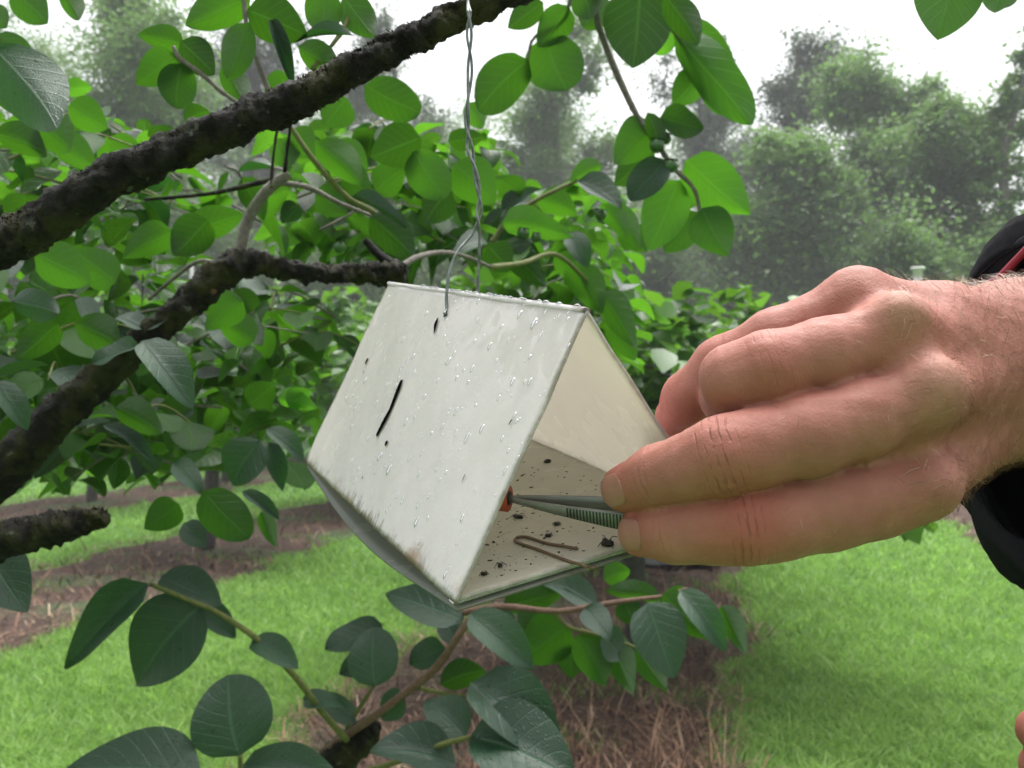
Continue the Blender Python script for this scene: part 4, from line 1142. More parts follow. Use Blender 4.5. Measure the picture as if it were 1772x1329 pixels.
stroke('ink_dot', [(634, 643), (633, 645), (632, 647)], [1, 2, 1])
stroke('ink_dot', [(808, 822), (805, 829), (802, 836)], [1, 1.3, .5])
stroke('ink_dot', [(891, 727), (888, 731), (884, 737)], [1, 2, 1])
stroke('ink_dot', [(633, 826), (632, 828), (631, 831)], [1, 1.5, 1])
# torn wire hole
stroke('torn_hole', [(762, 552), (759, 561), (758, 570), (757, 580)], [2, 6, 4, 1])
stroke('torn_hole', [(777, 540), (775, 546), (773, 551)], [3, 6, 3])

# rain drops on the front panel and along the ridge
t = NT('water')
fr = t.n('Fresnel'); fr.inputs['IOR'].default_value = 1.33
tp = t.n('BsdfTransparent'); tp.inputs['Color'].default_value = (0.88, 0.90, 0.90, 1)
gs = t.n('BsdfGlossy'); gs.inputs['Roughness'].default_value = 0.03
mx = t.n('MixShader'); t.l(fr.outputs[0], mx.inputs[0]); t.l(tp.outputs[0], mx.inputs[1]); t.l(gs.outputs[0], mx.inputs[2])
M_water = t.surf(mx)
def drops(name, items, parent):
    Vs, Fs, n0 = [], [], 0
    na, nb = 12, 5
    for c, ax, ay, az in items:
        a = np.arange(na) * 2 * math.pi / na
        th = np.linspace(0, math.pi / 2, nb)
        rr = np.sin(th[::-1])[:, None]; hh = np.cos(th[::-1])[:, None]
        X = c + (np.cos(a)[None, :, None] * rr[..., None]) * ax + (np.sin(a)[None, :, None] * rr[..., None]) * ay + hh[..., None] * az
        V = X.reshape(-1, 3)
        V = np.vstack([V])
        i = np.arange(nb - 1)[:, None] * na; j = np.arange(na)[None, :]; j2 = (j + 1) % na
        F = np.stack([i + j, i + j2, i + na + j2, i + na + j], -1).reshape(-1, 4)
        Fs.append(F + n0); Vs.append(V); n0 += len(V)
    o = mesh_obj(name, np.vstack(Vs), np.vstack(Fs), M_water, parent)
    o['kind'] = 'stuff'
    return o
slant = nrm(TD - TA); along = nrm(-LEN)
items = []
rs = np.random.default_rng(5)
for k in range(360):
    u, v = rs.random(), rs.random() ** 1.15 * 0.97
    if rs.random() < 0.25: u = 0.35 + 0.65 * rs.random()
    q = TA * (1 - u) * (1 - v) + TBk * u * (1 - v) + TC * u * v + TD * (1 - u) * v
    w = 0.0015 * (math.sin(math.pi * u) * math.sin(math.pi * v) + 0.25 * float(noise3(q, 60, 1)))
    q = q - iF * (w + 0.00002)
    s = 0.00028 + 0.0010 * rs.random() ** 3
    st = 0.9 + 1.1 * rs.random() ** 2
    items.append((q, along * s * 0.75, slant * s * st, -iF * s * 0.28))
for px, py, sp in [(655, 700, 5), (640, 760, 5), (740, 690, 5), (770, 740, 5), (820, 640, 6), (850, 600, 6), (720, 620, 5), (700, 590, 5), (745, 860, 5), (690, 860, 5), (610, 740, 4), (870, 760, 5), (600, 690, 4), (690, 672, 5), (781, 628, 7), (708, 733, 6), (836, 743, 7), (889, 662, 7), (918, 661, 6), (661, 792, 7), (677, 815, 8), (722, 904, 8), (801, 897, 6), (924, 560, 9), (900, 545, 7), (760, 815, 4), (728, 822, 5), (672, 668, 4), (865, 690, 5), (790, 615, 5)]:
    q = on_front(px, py, 0.00002); s = sp * np.linalg.norm(q - EYE) / FPX
    items.append((q, along * s * 0.8, slant * s * 1.25, -iF * s * 0.3))
for k in range(90):
    u = 0.25 + 0.75 * rs.random()
    q = TA * (1 - u) + TBk * u - nrm(iF + iR) * 0.0007
    s = 0.0004 + 0.0009 * rs.random() ** 2
    items.append((q, along * s, np.cross(along, nrm(iF + iR)) * s, -nrm(iF + iR) * s * 0.8))
drops('rain_drops', items, front)

# ---- hanging wire: two twisted strands that split into a loop through the ridge
M_wire = (lambda t: t.surf(t.pbsdf(t.ramp(t.noise(coords(t), 300, 4), [(0.3, (0.05, 0.065, 0.06)), (0.7, (0.17, 0.19, 0.18))]), 0.42, None, Metallic=0.5)))(NT('galvanised_wire'))
wire_top = P(812, -12, 0.452)
hangw = empty('hanging_wire', wire_top)
tag(hangw, 'twisted galvanised wire looped over the mossy limb and hooked into the trap', 'wire')
mid = [(812, 20, .449), (812, 60, .447), (813, 130, .444), (808, 200, .441), (812, 250, .439), (823, 300, .436), (830, 350, .434), (827, 385, .432)]
cen = spline([P(*m) for m in mid], 160)
tt = np.linspace(0, 1, 160)
ph = tt * 2 * math.pi * 3.2 + 0.6
wr = 0.00068
for k in (0, 1):
    off = np.stack([np.cos(ph + k * math.pi), np.sin(ph + k * math.pi), 0 * ph], -1) * (0.00072 * (1 + 0.7 * np.sin(8 * tt) ** 4))[:, None]
    path = cen + off
    lim = P(812, 12, 0.475)
    over = [lim + np.array([0.0, -0.0135, -0.003]), lim + np.array([0.001 * (1 if k else -1), -0.0115, 0.009]), lim + np.array([0.002 * (1 if k else -1), 0.0, 0.0150]), lim + np.array([0.002, 0.012, 0.007]), lim + np.array([0.001, 0.0135, -0.005])]
    if k == 0:
        e = [P(815, 408, .431), P(792, 435, .425), P(778, 470, .42), P(773, 510, .416), P(773, 535, .4135), on_front(775, 546, 0.0006), on_front(775, 546, -0.006)]
    else:
        rb = TA * 0.42 + TBk * 0.58 + iR * 0.002
        e = [P(830, 410, .432), P(829, 450, .432), P(827, 485, .4325), P(827, 506, .4325), P(825, 520, .432)]
    full = np.vstack([spline(over[::-1] + [path[0]], 30)[:-1], path, spline([path[-1]] + e, 60)[1:]])
    tube_obj('strand', full, wr, M_wire, hangw, 8)

# ---- lure, tweezers, clip, insects
M_lure = (lambda t: t.surf(t.pbsdf(t.mix(t.noise(coords(t), 200, 4), (0.30, 0.035, 0.012), (0.42, 0.07, 0.022)), 0.55)))(NT('orange_rubber'))
M_hole = plain_material('dark_bore', (0.012, 0.006, 0.005), 0.8)
LU = P(864, 861, 0.338)
ax = nrm(P(1060, 875, 0.326) - LU)
lure = empty('lure_plug', LU); tag(lure, 'small orange rubber lure plug gripped by the tweezer tips', 'lure')
c = [LU - ax * 0.0085, LU - ax * 0.0075, LU + ax * 0.0005, LU + ax * 0.0032, LU + ax * 0.0036, LU + ax * 0.0034, LU + ax * 0.001]
tube_obj('plug', np.array(c), np.array([0.0028, 0.0040, 0.0046, 0.0048, 0.0044, 0.0028, 0.0026]), M_lure, lure, 20)
tube_obj('bore', np.array([LU + ax * 0.0011, LU + ax * 0.0037]), np.array([0.0025, 0.0025]), M_hole, lure, 16)

M_steel = (lambda t: t.surf(t.pbsdf(t.mix(t.noise(coords(t), 120, 4), (0.16, 0.16, 0.155), (0.30, 0.30, 0.30)), 0.5, t.bump(t.noise(coords(t), 900, 2), 0.1, 0.0005), Metallic=0.55)))(NT('brushed_steel'))
M_groove = plain_material('groove', (0.02, 0.02, 0.02), 0.6)
tip0 = LU + ax * 0.003
tweez = empty('tweezers', tip0); tag(tweez, 'steel tweezers with a ribbed grip held between the fingertips', 'tweezers')
tdir = nrm(P(1075, 884, 0.3255) - P(880, 858, 0.339))
tup = nrm(UPV - tdir * (UPV @ tdir))            # broad face looks at the viewer
tn = np.cross(tdir, tup); tn = tn if tn @ (EYE - tip0) > 0 else -tn
L_arm = 0.100
fac = nrm(tn * 0.85 - tup * 0.5)                # the two blades face each other along this
wdir = nrm(np.cross(fac, tdir))
def arm(sgn):
    n = 40
    s = np.linspace(0, L_arm, n)
    wid = 0.0006 + 0.0029 * np.clip(s / 0.042, 0, 1) - 0.0008 * np.clip((s - 0.08) / 0.04, 0, 1)
    gap = 0.0004 + 0.0036 * np.sin(np.clip(s / L_arm, 0, 1) * math.pi) ** 0.9
    C = tip0 + tdir * s[:, None] + (sgn * gap)[:, None] * fac
    th = 0.0005
    V = np.stack([C + wdir * (a * wid)[:, None] + fac * (b_ * th) for a, b_ in ((-1, -1), (1, -1), (1, 1), (-1, 1))], 1).reshape(-1, 3)
    i = np.arange(n - 1)[:, None] * 4; j = np.arange(4)[None, :]; j2 = (j + 1) % 4
    F = np.stack([i + j, i + j2, i + 4 + j2, i + 4 + j], -1).reshape(-1, 4)
    F = np.vstack([F, [[3, 2, 1, 0]], [[4 * n - 4, 4 * n - 3, 4 * n - 2, 4 * n - 1]]])
    o = mesh_obj('arm', V, F, M_steel, tweez, smooth=False)
    b = Bag()
    for q in range(19):
        sv = 0.0225 + 0.00115 * q
        c0 = np.array([np.interp(sv, s, C[:, k]) for k in range(3)]) + fac * (sgn * (th + 0.00005))
        w = np.interp(sv, s, wid) * 0.9
        h = tdir * 0.00026; k = fac * (sgn * 0.00012)
        b.add([c0 - wdir * w - h, c0 + wdir * w - h, c0 + wdir * w + h, c0 - wdir * w + h, c0 - wdir * w - h + k, c0 + wdir * w - h + k, c0 + wdir * w + h + k, c0 - wdir * w + h + k],
              [[4, 5, 6, 7], [0, 1, 5, 4], [1, 2, 6, 5], [2, 3, 7, 6], [3, 0, 4, 7]])
    b.obj('ribbed_grip', M_groove, o, smooth=False)
arm(1); arm(-1)
e_ = tip0 + tdir * L_arm
tube_obj('joint', np.array([e_ - tdir * 0.004, e_ + tdir * 0.002]), np.array([0.0022, 0.0018]), M_steel, tweez, 10)

# rusty wire clip lying on the floor and hooked over its front edge
M_rust = plain_material('rusty_wire', (0.17, 0.11, 0.07), 0.5, 0.5, 300, 0.3, 0.0005, Metallic=0.3)
cp = [on_floor(x, y, 0.0007) for x, y in [(1000, 953), (975, 949), (945, 944), (915, 935), (897, 935), (892, 941), (903, 946), (930, 955), (960, 966), (990, 976), (1012, 982)]]
cp += [P(1022, 983, np.linalg.norm(on_floor(1012, 982) - EYE) * 0.985), P(1033, 980, np.linalg.norm(on_floor(1012, 982) - EYE) * 0.985)]
clip = tube_obj('wire_clip', spline(cp, 80), 0.00055, M_rust, None, 8)
tag(clip, 'thin rusty wire clip lying bent on the trap floor', 'wire clip')

# dead insects and frass
M_bug = plain_material('dead_insect', (0.010, 0.007, 0.006), 0.45, 0.5, 400, 0.5, 0.0006)
M_frass = plain_material('frass', (0.05, 0.028, 0.016), 0.8, 0.5, 300, 0.5, 0.0006)
eu, ev = nrm(-LEN), nrm(TE - TC)
def lump(c, rx, ry, rz, ang, seed, b):
    na, nb = 10, 7
    th = np.linspace(0.02, math.pi - 0.02, nb)[:, None]; a = (np.arange(na) * 2 * math.pi / na)[None, :]
    ux = eu * math.cos(ang) + ev * math.sin(ang); uy = np.cross(iB, ux)
    x = np.sin(th) * np.cos(a); y = np.sin(th) * np.sin(a); z = np.cos(th) + 0 * a
    k = 1 + 0.25 * noise3(np.stack([x, y, z], -1), 3.1, seed)
    X = c + (x * k * rx)[..., None] * ux + (y * k * ry)[..., None] * uy + ((z + 0.9) * rz)[..., None] * iB
    i = np.arange(nb - 1)[:, None] * na; j = np.arange(na)[None, :]; j2 = (j + 1) % na
    b.add(X.reshape(-1, 3), np.stack([i + j, i + na + j, i + na + j2, i + j2], -1).reshape(-1, 4))
BUGS = [(948, 802, 6, 6, 0, 'round black beetle stuck high on the trap floor'), (897, 899, 14, 5, 0.3, 'long dark crumpled insect left of the tweezers'),
        (964, 911, 7, 5, 0.2, 'dark oval insect just below the tweezers'), (950, 931, 6, 5, 1.0, 'small dark insect above the wire clip'),
        (866, 981, 9, 4, -0.5, 'reddish brown insect fragment near the floor corner'), (838, 995, 7, 5, 0.6, 'dark brown fragment lowest on the trap floor'), (892, 848, 4, 3.5, 0.2, 'tiny dark insect beside the lure')]
for k, (px, py, rx, ry, an, lab) in enumerate(BUGS[:6]):
    c = on_floor(px, py); s = np.linalg.norm(c - EYE) / FPX
    root = empty('dead_insect', c); tag(root, lab, 'insect', 'dead insects on the trap floor')
    b = Bag(); lump(c, rx * s * 0.95, ry * s * 1.05, min(rx, ry) * s * 0.6, an, k, b); b.obj('body', M_bug, root)
    b = Bag()
    for q in range(5):
        a = an + 1.2 * q + 0.4
        e = c + (eu * math.cos(a) + ev * math.sin(a)) * rx * s * 1.25 + iB * 0.0002
        b.add(*tube(spline([c + iB * 0.0006, (c + e) / 2 + iB * 0.0012, e], 6), 0.00009, 4))
    b.obj('legs', M_bug, root)
# the fly at the fingertips
c = on_floor(1052, 946); s = np.linalg.norm(c - EYE) / FPX
fly = empty('dead_fly', c); tag(fly, 'black fly stuck at the floor edge beside the lowest fingertip', 'insect', 'dead insects on the trap floor')
b = Bag(); lump(c, 13 * s, 8 * s, 6 * s, 0.5, 3, b); lump(c + eu * -0.0016 + iB * 0.0006, 6 * s, 6 * s, 5 * s, 0.3, 5, b); b.obj('body', M_bug, fly)
b = Bag()
for q in range(6):
    a = 1.05 * q
    e = c + (eu * math.cos(a) + ev * math.sin(a)) * 0.0035 + iB * 0.003 * (q % 2)
    b.add(*tube(spline([c + iB * 0.0008, (c + e) / 2 + iB * 0.0018, e], 6), 0.00014, 4))
b.obj('legs', M_bug, fly)
# small frass: one mass
b = Bag()
rs = np.random.default_rng(8)
pts = [(892, 828), (854, 948), (812, 954), (853, 976), (872, 940), (940, 963), (965, 967), (925, 885), (909, 890), (1010, 843), (1012, 852), (955, 845), (925, 822), (900, 808), (880, 808), (927, 812), (805, 973), (817, 984), (875, 960), (988, 836), (1025, 826), (840, 958), (812, 983), (873, 994), (905, 999)]
for k in range(420):
    pts.append((rs.uniform(800, 1060), rs.uniform(800, 1010)))
for px, py in pts:
    c = on_floor(px, py)
    u = ((c - TDi) @ -LEN) / (LEN @ LEN); v = ((c - TDi) @ (TFi - TDi)) / ((TFi - TDi) @ (TFi - TDi))
    if not (0.05 < u < 0.97 and 0.04 < v < 0.96): continue
    s = np.linalg.norm(c - EYE) / FPX * (0.7 + 1.6 * rs.random() ** 3)
    lump(c, s * (1 + 1.5 * rs.random()), s, s * 0.5, rs.random() * 3, int(rs.integers(99)), b)
o = b.obj('frass', M_frass, floor); o['kind'] = 'stuff'

# ================================================================== THE PERSON
def surface_nets(S, origin, h):
    nx, ny, nz = S.shape
    neg = S < 0
    cs = [(a, b, c) for a in (0, 1) for b in (0, 1) for c in (0, 1)]
    sl = lambda A, o: A[o[0]:nx - 1 + o[0], o[1]:ny - 1 + o[1], o[2]:nz - 1 + o[2]]
    cnt = sum(sl(neg, o).astype(np.int8) for o in cs)
    act = (cnt > 0) & (cnt < 8)
    idx = np.argwhere(act)
    ids = -np.ones(act.shape, np.int64); ids[act] = np.arange(len(idx))
    vals = {o: S[idx[:, 0] + o[0], idx[:, 1] + o[1], idx[:, 2] + o[2]] for o in cs}
    acc = np.zeros((len(idx), 3)); num = np.zeros(len(idx))
    for a in cs:
        for ax_ in range(3):
            if a[ax_]: continue
            b_ = list(a); b_[ax_] = 1; b_ = tuple(b_)
            va, vb = vals[a], vals[b_]
            m = (va < 0) != (vb < 0)
            tq = np.where(m, va / np.where(m, va - vb, 1), 0)
            p = np.tile(np.array(a, float), (len(idx), 1)); p[:, ax_] += tq
            acc[m] += p[m]; num[m] += 1
    V = origin + h * (idx + acc / num[:, None])
    F = []
    for ax_ in range(3):
        o1, o2 = [(1, 2), (2, 0), (0, 1)][ax_]
        d = [0, 0, 0]; d[ax_] = 1
        A = neg[:nx - d[0], :ny - d[1], :nz - d[2]]; B = neg[d[0]:, d[1]:, d[2]:]
        for flip in (False, True):
            e = np.argwhere((A & ~B) if not flip else (~A & B))
            e = e[(e[:, o1] > 0) & (e[:, o2] > 0) & (e[:, o1] < S.shape[o1] - 1) & (e[:, o2] < S.shape[o2] - 1)]
            c = [e.copy() for _ in range(4)]
            c[1][:, o1] -= 1; c[2][:, o1] -= 1; c[2][:, o2] -= 1; c[3][:, o2] -= 1
            q = np.stack([ids[k[:, 0], k[:, 1], k[:, 2]] for k in c], -1)
            if not flip: q = q[:, ::-1]
            F.append(q[:, ::-1])
    F = np.concatenate(F)
    return V, F[(F >= 0).all(1)]

def cone(p, a, b, ra, rb):
    ba = b - a
    h = np.clip(((p - a) @ ba) / (ba @ ba), 0, 1)
    return np.linalg.norm(p - a - h[..., None] * ba, axis=-1) - (ra + (rb - ra) * h)
def smin(a, b, k):
    h = np.clip(0.5 + 0.5 * (b - a) / k, 0, 1)
    return b + (a - b) * h - k * h * (1 - h)
def chain(p, J, k):
    d = None
    for (a, ra), (b, rb) in zip(J[:-1], J[1:]):
        c = cone(p, a, b, ra, rb)
        d = c if d is None else smin(d, c, k)
    return d
def jt(rows):
    return [(P(x, y, d), r * d / FPX) for x, y, d, r in rows]
def grid(lo, hi, h):
    n = np.ceil((hi - lo) / h).astype(int) + 1
    g = np.stack(np.meshgrid(*[lo[i] + h * np.arange(n[i]) for i in range(3)], indexing='ij'), -1)
    return g.astype(np.float32), n

FING = {
 'index': jt([(1590, 832, .303, 62), (1520, 856, .3015, 71), (1440, 878, .300, 71), (1350, 899, .2985, 67), (1289, 909, .297, 66), (1230, 915, .3005, 58), (1172, 919, .306, 53), (1112, 921, .3145, 43)]),
 'middle': jt([(1600, 695, .296, 64), (1500, 725, .294, 68), (1400, 753, .293, 68), (1310, 774, .292, 65), (1252, 788, .292, 65), (1195, 807, .298, 55), (1140, 823, .305, 50), (1082, 845, .3145, 42)]),
 'ring': jt([(1560, 580, .302, 60), (1430, 612, .301, 60), (1330, 638, .300, 63), (1272, 655, .304, 57), (1262, 690, .326, 46), (1305, 742, .342, 40)]),
 'pinky': jt([(1480, 532, .318, 58), (1340, 588, .323, 50), (1250, 632, .330, 47), (1191, 688, .342, 42), (1170, 723, .350, 37)]),
}
THUMB = jt([(1690, 730, .355, 75), (1560, 830, .357, 68), (1420, 880, .355, 56), (1290, 905, .347, 50), (1180, 905, .334, 44), (1130, 903, .330, 38)])
META = [jt(r) for r in ([(1590, 832, .303, 62), (1745, 705, .337, 60)], [(1600, 695, .296, 64), (1750, 650, .328, 64)], [(1560, 580, .302, 60), (1750, 602, .330, 62)], [(1480, 532, .318, 60), (1630, 548, .322, 58), (1750, 565, .335, 56)],
                        [(1560, 650, .328, 95), (1720, 640, .347, 92)], [(1590, 800, .325, 70), (1720, 700, .345, 80)])]
ARM = jt([(1735, 628, .342, 112), (1800, 630, .352, 130), (1950, 634, .37, 142), (2350, 650, .42, 160)])
ELBOW = P(2550, 690, .45)
KN = [(P(1556, 544, .2960), .0062), (P(1612, 664, .2895), .0078), (P(1610, 838, .2945), .0080), (P(1490, 504, .316), .0055)]

def hand_sdf(p, parts=False):
    palm = None
    for m in META:
        c = chain(p, m, 0.006)
        palm = c if palm is None else smin(palm, c, 0.011)
    palm = smin(palm, chain(p, ARM, 0.02), 0.018)
    for c, r in KN:
        palm = smin(palm, np.linalg.norm(p - c, axis=-1) - r, 0.009)
    f = None
    each = {}
    for k, J in FING.items():
        c = chain(p, J, 0.004)
        each[k] = c
        f = c if f is None else smin(f, c, 0.0012)
    f = smin(f, chain(p, THUMB, 0.006), 0.0012)
    tot = smin(palm, f, 0.0055)
    return (tot, each) if parts else tot

lo = np.min([p - r for J in list(FING.values()) + [THUMB] + META + [ARM[:3]] for p, r in J], 0) - 0.006
hi = np.max([p + r for J in list(FING.values()) + [THUMB] + META + [ARM[:3]] for p, r in J], 0) + 0.006
hi[0] = min(hi[0], P(1930, 640, .365)[0])
HV = 0.00105
g, n = grid(lo, hi, HV)
S = hand_sdf(g)
V, F = surface_nets(S, lo, HV)
del g, S
# vertex normals and small surface forms
def vnormals(V, F):
    n = np.cross(V[F[:, 2]] - V[F[:, 0]], V[F[:, 3]] - V[F[:, 1]])
    N = np.zeros_like(V)
    for k in range(4): np.add.at(N, F[:, k], n)
    return N / (np.linalg.norm(N, axis=1)[:, None] + 1e-12)
def relax(V, F, it, lam=0.5):
    for _ in range(it):
        A = np.zeros_like(V); C = np.zeros(len(V))
        for k in range(4):
            a, b_ = F[:, k], F[:, (k + 1) % 4]
            np.add.at(A, a, V[b_]); np.add.at(C, a, 1); np.add.at(A, b_, V[a]); np.add.at(C, b_, 1)
        V = V + lam * (A / C[:, None] - V)
    return V
V = relax(V, F, 2)
N = vnormals(V, F)
def gauss(c, s): return np.exp(-np.sum((V - c) ** 2, 1) / (2 * s * s))
disp = np.zeros(len(V))
for c, s, a in [(P(1600, 612, .297), .0075, -.0016), (P(1640, 745, .298), .0090, -.0020), (P(1540, 605, .297), .007, -.0010), (P(1560, 770, .292), .008, -.0015),
                (P(1680, 600, .315), .02, -.0008), (P(1289, 905, .290), .006, .0007), (P(1252, 775, .285), .006, .0007), (P(1640, 650, .295), .008, .0008),
                (P(1690, 700, .31), .015, -.0012), (P(1660, 540, .305), .012, -.0008)]:
    disp += a * gauss(c, s)
# extensor tendons
for a, b_, amp in [(P(1614, 662, .287), P(1745, 640, .305), .0008), (P(1556, 540, .293), P(1745, 600, .308), .0007), (P(1612, 838, .292), P(1745, 690, .312), .0006)]:
    ab = b_ - a; tq = np.clip(((V - a) @ ab) / (ab @ ab), 0, 1)
    dd = np.linalg.norm(V - a - tq[:, None] * ab, axis=1)
    disp += amp * np.exp(-(dd / 0.006) ** 2)
disp += 0.00022 * noise3(V, 170, 2) + 0.00012 * noise3(V, 420, 6)
V = V + N * disp[:, None]
# colour and crease fields carried by the skin itself
red = np.zeros(len(V)); cre = np.zeros(len(V)); cw = np.zeros(len(V))
for nm, i_pip, i_dip in (('index', 4, 6), ('middle', 4, 6), ('ring', 2, 3), ('pinky', 2, 3)):
    J = FING[nm]
    for i, amp, sg in ((i_pip, 1.0 if nm in ('index', 'middle') else 0.25, .006), (i_dip, 0.4, .0035)):
        c = J[i][0]; ax_ = nrm(J[min(i + 1, len(J) - 1)][0] - J[i - 1][0])
        q = V - c
        along_ = q @ ax_
        near = np.exp(-(np.linalg.norm(q, axis=1) / (J[i][1] * 1.35)) ** 4)
        w = near * np.exp(-(along_ / sg) ** 2) * amp
        m = w > cw
        cre[m] = along_[m]; cw[m] = w[m]
    red += 0.55 * gauss(J[i_pip][0] - FWD * 0.008, .008)
    red += 0.75 * gauss(J[-1][0], .009)
for c, a in [(P(1590, 590, .297), .5), (P(1560, 560, .297), .35), (P(1625, 740, .298), .45), (P(1600, 870, .297), .35), (P(1170, 725, .345), 1.0), (P(1289, 903, .29), .7)]:
    red += a * gauss(c, .009)
pale = gauss(P(1562, 528, .292), .006) * 0.7 + gauss(P(1625, 655, .288), .008) * 0.6 + gauss(P(1640, 835, .296), .007) * .5
HANDV, HANDF = V, F
HANDATTR = {'red': np.clip(red, 0, 1), 'cre': cre, 'cw': cw, 'pale': np.clip(pale, 0, 1)}

# ---- the rest of the body, coarser, mostly under clothing
YC = 0.42                                       # the person stands right of the trap and faces left
BX = 0.86
sh_r = np.array([BX - 0.02, YC + 0.20, 1.44]); sh_l = np.array([BX - 0.02, YC - 0.20, 1.44])
LH = P(1968, 1305, .40)                          # left hand
elb_l = np.array([BX - 0.22, YC - 0.27, 1.22])
def v3(*a): return np.array(a, float)
HEAD = v3(BX - 0.06, YC, 1.70)
def body_sdf(p):
    d = cone(p, v3(BX, YC, 1.00), v3(BX, YC, 1.30), 0.13, 0.14)
    d = smin(d, cone(p, v3(BX, YC - .11, 1.38), v3(BX, YC + .11, 1.38), 0.10, 0.10), 0.06)
    d = smin(d, cone(p, v3(BX, YC, 1.42), v3(BX - .03, YC, 1.58), 0.065, 0.055), 0.04)
    q = (p - HEAD) / v3(1.15, 0.90, 1.38)
    d = smin(d, (np.linalg.norm(q, axis=-1) - 0.088) * 1.0, 0.02)
    d = smin(d, cone(p, HEAD + v3(-.055, 0, -.075), HEAD + v3(-.075, 0, -.085), 0.04, 0.025), 0.03)      # jaw
    d = smin(d, cone(p, HEAD + v3(-.098, 0, .005), HEAD + v3(-.118, 0, -.028), 0.008, 0.013), 0.012)     # nose
    for s in (-1, 1):
        d = smin(d, cone(p, HEAD + v3(.005, s * .080, .012), HEAD + v3(-.002, s * .083, -.02), 0.012, 0.009), 0.006)   # ears
        d = np.maximum(d, -(np.linalg.norm(p - (HEAD + v3(-.108, s * .032, .012)), axis=-1) - 0.014))                    # eye sockets
        d = smin(d, np.linalg.norm(p - (HEAD + v3(-.092, s * .032, .010)), axis=-1) - 0.011, 0.002)                     # eyes
        d = smin(d, cone(p, v3(BX, YC + s * .09, 0.98), v3(BX - .01, YC + s * .10, 0.52), 0.085, 0.055), 0.04)
        d = smin(d, cone(p, v3(BX - .01, YC + s * .10, 0.52), v3(BX + .01, YC + s * .11, 0.08), 0.055, 0.035), 0.03)
        d = smin(d, cone(p, v3(BX + .01, YC + s * .11, 0.05), v3(BX - .15, YC + s * .12, 0.035), 0.035, 0.03), 0.02)
    d = np.maximum(d, -cone(p, HEAD + v3(-.112, -.02, -.062), HEAD + v3(-.112, .02, -.062), 0.004, 0.004))               # mouth line
    d = smin(d, cone(p, sh_r, ELBOW, 0.055, 0.042), 0.04)
    d = smin(d, cone(p, ELBOW, ARM[2][0], 0.042, ARM[2][1] * 0.9), 0.02)
    d = smin(d, cone(p, sh_l, elb_l, 0.055, 0.042), 0.04)
    d = smin(d, cone(p, elb_l, LH + v3(.085, .01, .0), 0.042, 0.026), 0.02)
    return d
lo = v3(0.28, YC - .40, 0.0); hi = v3(1.12, YC + .42, 1.86)
g, n = grid(lo, hi, 0.009)
V2, F2 = surface_nets(body_sdf(g), lo, 0.009)
V2 = relax(V2, F2, 1)
# left hand, loosely closed: palm, four curled fingers, thumb whose tip shows at the picture's corner
def lh_sdf(p):
    w = LH + v3(.085, .01, 0)
    d = cone(p, w, LH + v3(.045, .0, .0), .026, .028)
    for k, dy in enumerate((-.022, -.007, .008, .023)):
        k0 = LH + v3(.012, dy * 0.6 - .004, .022 - .016 * k)
        d = smin(d, cone(p, LH + v3(.05, dy * .3, .012 - .008 * k), k0, .014, .0115), .010)
    f = None
    for k in range(4):
        z = .022 - .016 * k; L = (1.0, 1.08, 1.02, .85)[k]
        a = LH + v3(.012, -.006 + .003 * k, z); b_ = a + v3(-.034 * L, .010, -.004); c = b_ + v3(.004, .026 * L, -.004); e = c + v3(.022 * L, .004, 0)
        q = chain(p, [(a, .0115), (b_, .0105), (c, .0092), (e, .0082)], .004)
        f = q if f is None else smin(f, q, .0012)
    d = smin(d, f, .006)
    th = chain(p, [(LH + v3(.05, -.012, .03), .015), (LH + v3(.014, -.022, .040), .0125), (LH + v3(-.016, -.018, .036), .0105), (LH + v3(-.030, -.010, .030), .0088)], .005)
    return smin(d, th, .005)
lo = LH - v3(.06, .06, .06); hi = LH + v3(.10, .06, .075)
g, n = grid(lo, hi, 0.0018)
V3, F3 = surface_nets(lh_sdf(g), lo, 0.0018)
V3 = relax(V3, F3, 1)
o2, o3 = len(HANDV), len(HANDV) + len(V2)
allV = np.vstack([HANDV, V2, V3]); allF = np.vstack([HANDF, F2 + o2, F3 + o3])
at = {k: np.concatenate([a, np.full(len(V2), 0.15 if k == 'red' else 0.0), np.full(len(V3), 0.5 if k == 'red' else 0.0)]) for k, a in HANDATTR.items()}

t = NT('skin')
ob = coords(t)
A_ = lambda nme: t.n('Attribute', attribute_name=nme).outputs['Fac']
base = t.ramp(t.noise(ob, 55, 5, 0.6), [(0.3, (0.285, 0.108, 0.080)), (0.7, (0.365, 0.152, 0.117))])
base = t.mix(t.math('MULTIPLY', t.ramp(t.noise(ob, 120, 4, 0.6), [(0.45, 0), (0.7, 1)]), 0.28), base, (0.30, 0.11, 0.08))
base = t.mix(t.math('MULTIPLY', A_('red'), 0.62), base, (0.34, 0.085, 0.06))
base = t.mix(t.math('MULTIPLY', A_('pale'), 0.5), base, (0.46, 0.31, 0.22))
wob = t.math('MULTIPLY', t.math('SUBTRACT', t.noise(ob, 260, 3), 0.5), 3.2)
ln = t.math('SINE', t.math('ADD', t.math('MULTIPLY', A_('cre'), 2600.0), wob))
ln = t.math('POWER', t.math('MULTIPLY', t.math('ADD', ln, 1.0), 0.5), 6.0)
brk = t.ramp(t.noise(ob, 190, 3), [(0.4, 0), (0.58, 1)])
crease = t.math('MULTIPLY', t.math('MULTIPLY', ln, A_('cw')), brk)
base = t.mix(t.math('MULTIPLY', crease, 0.5), base, (0.18, 0.06, 0.045))
vr = t.n('TexVoronoi'); vr.inputs['Scale'].default_value = 900; t.l(ob, vr.inputs['Vector'])
h = t.math('ADD', t.math('MULTIPLY', vr.outputs['Distance'], 0.22), t.math('MULTIPLY', t.noise(ob, 420, 4, 0.7), 0.5))
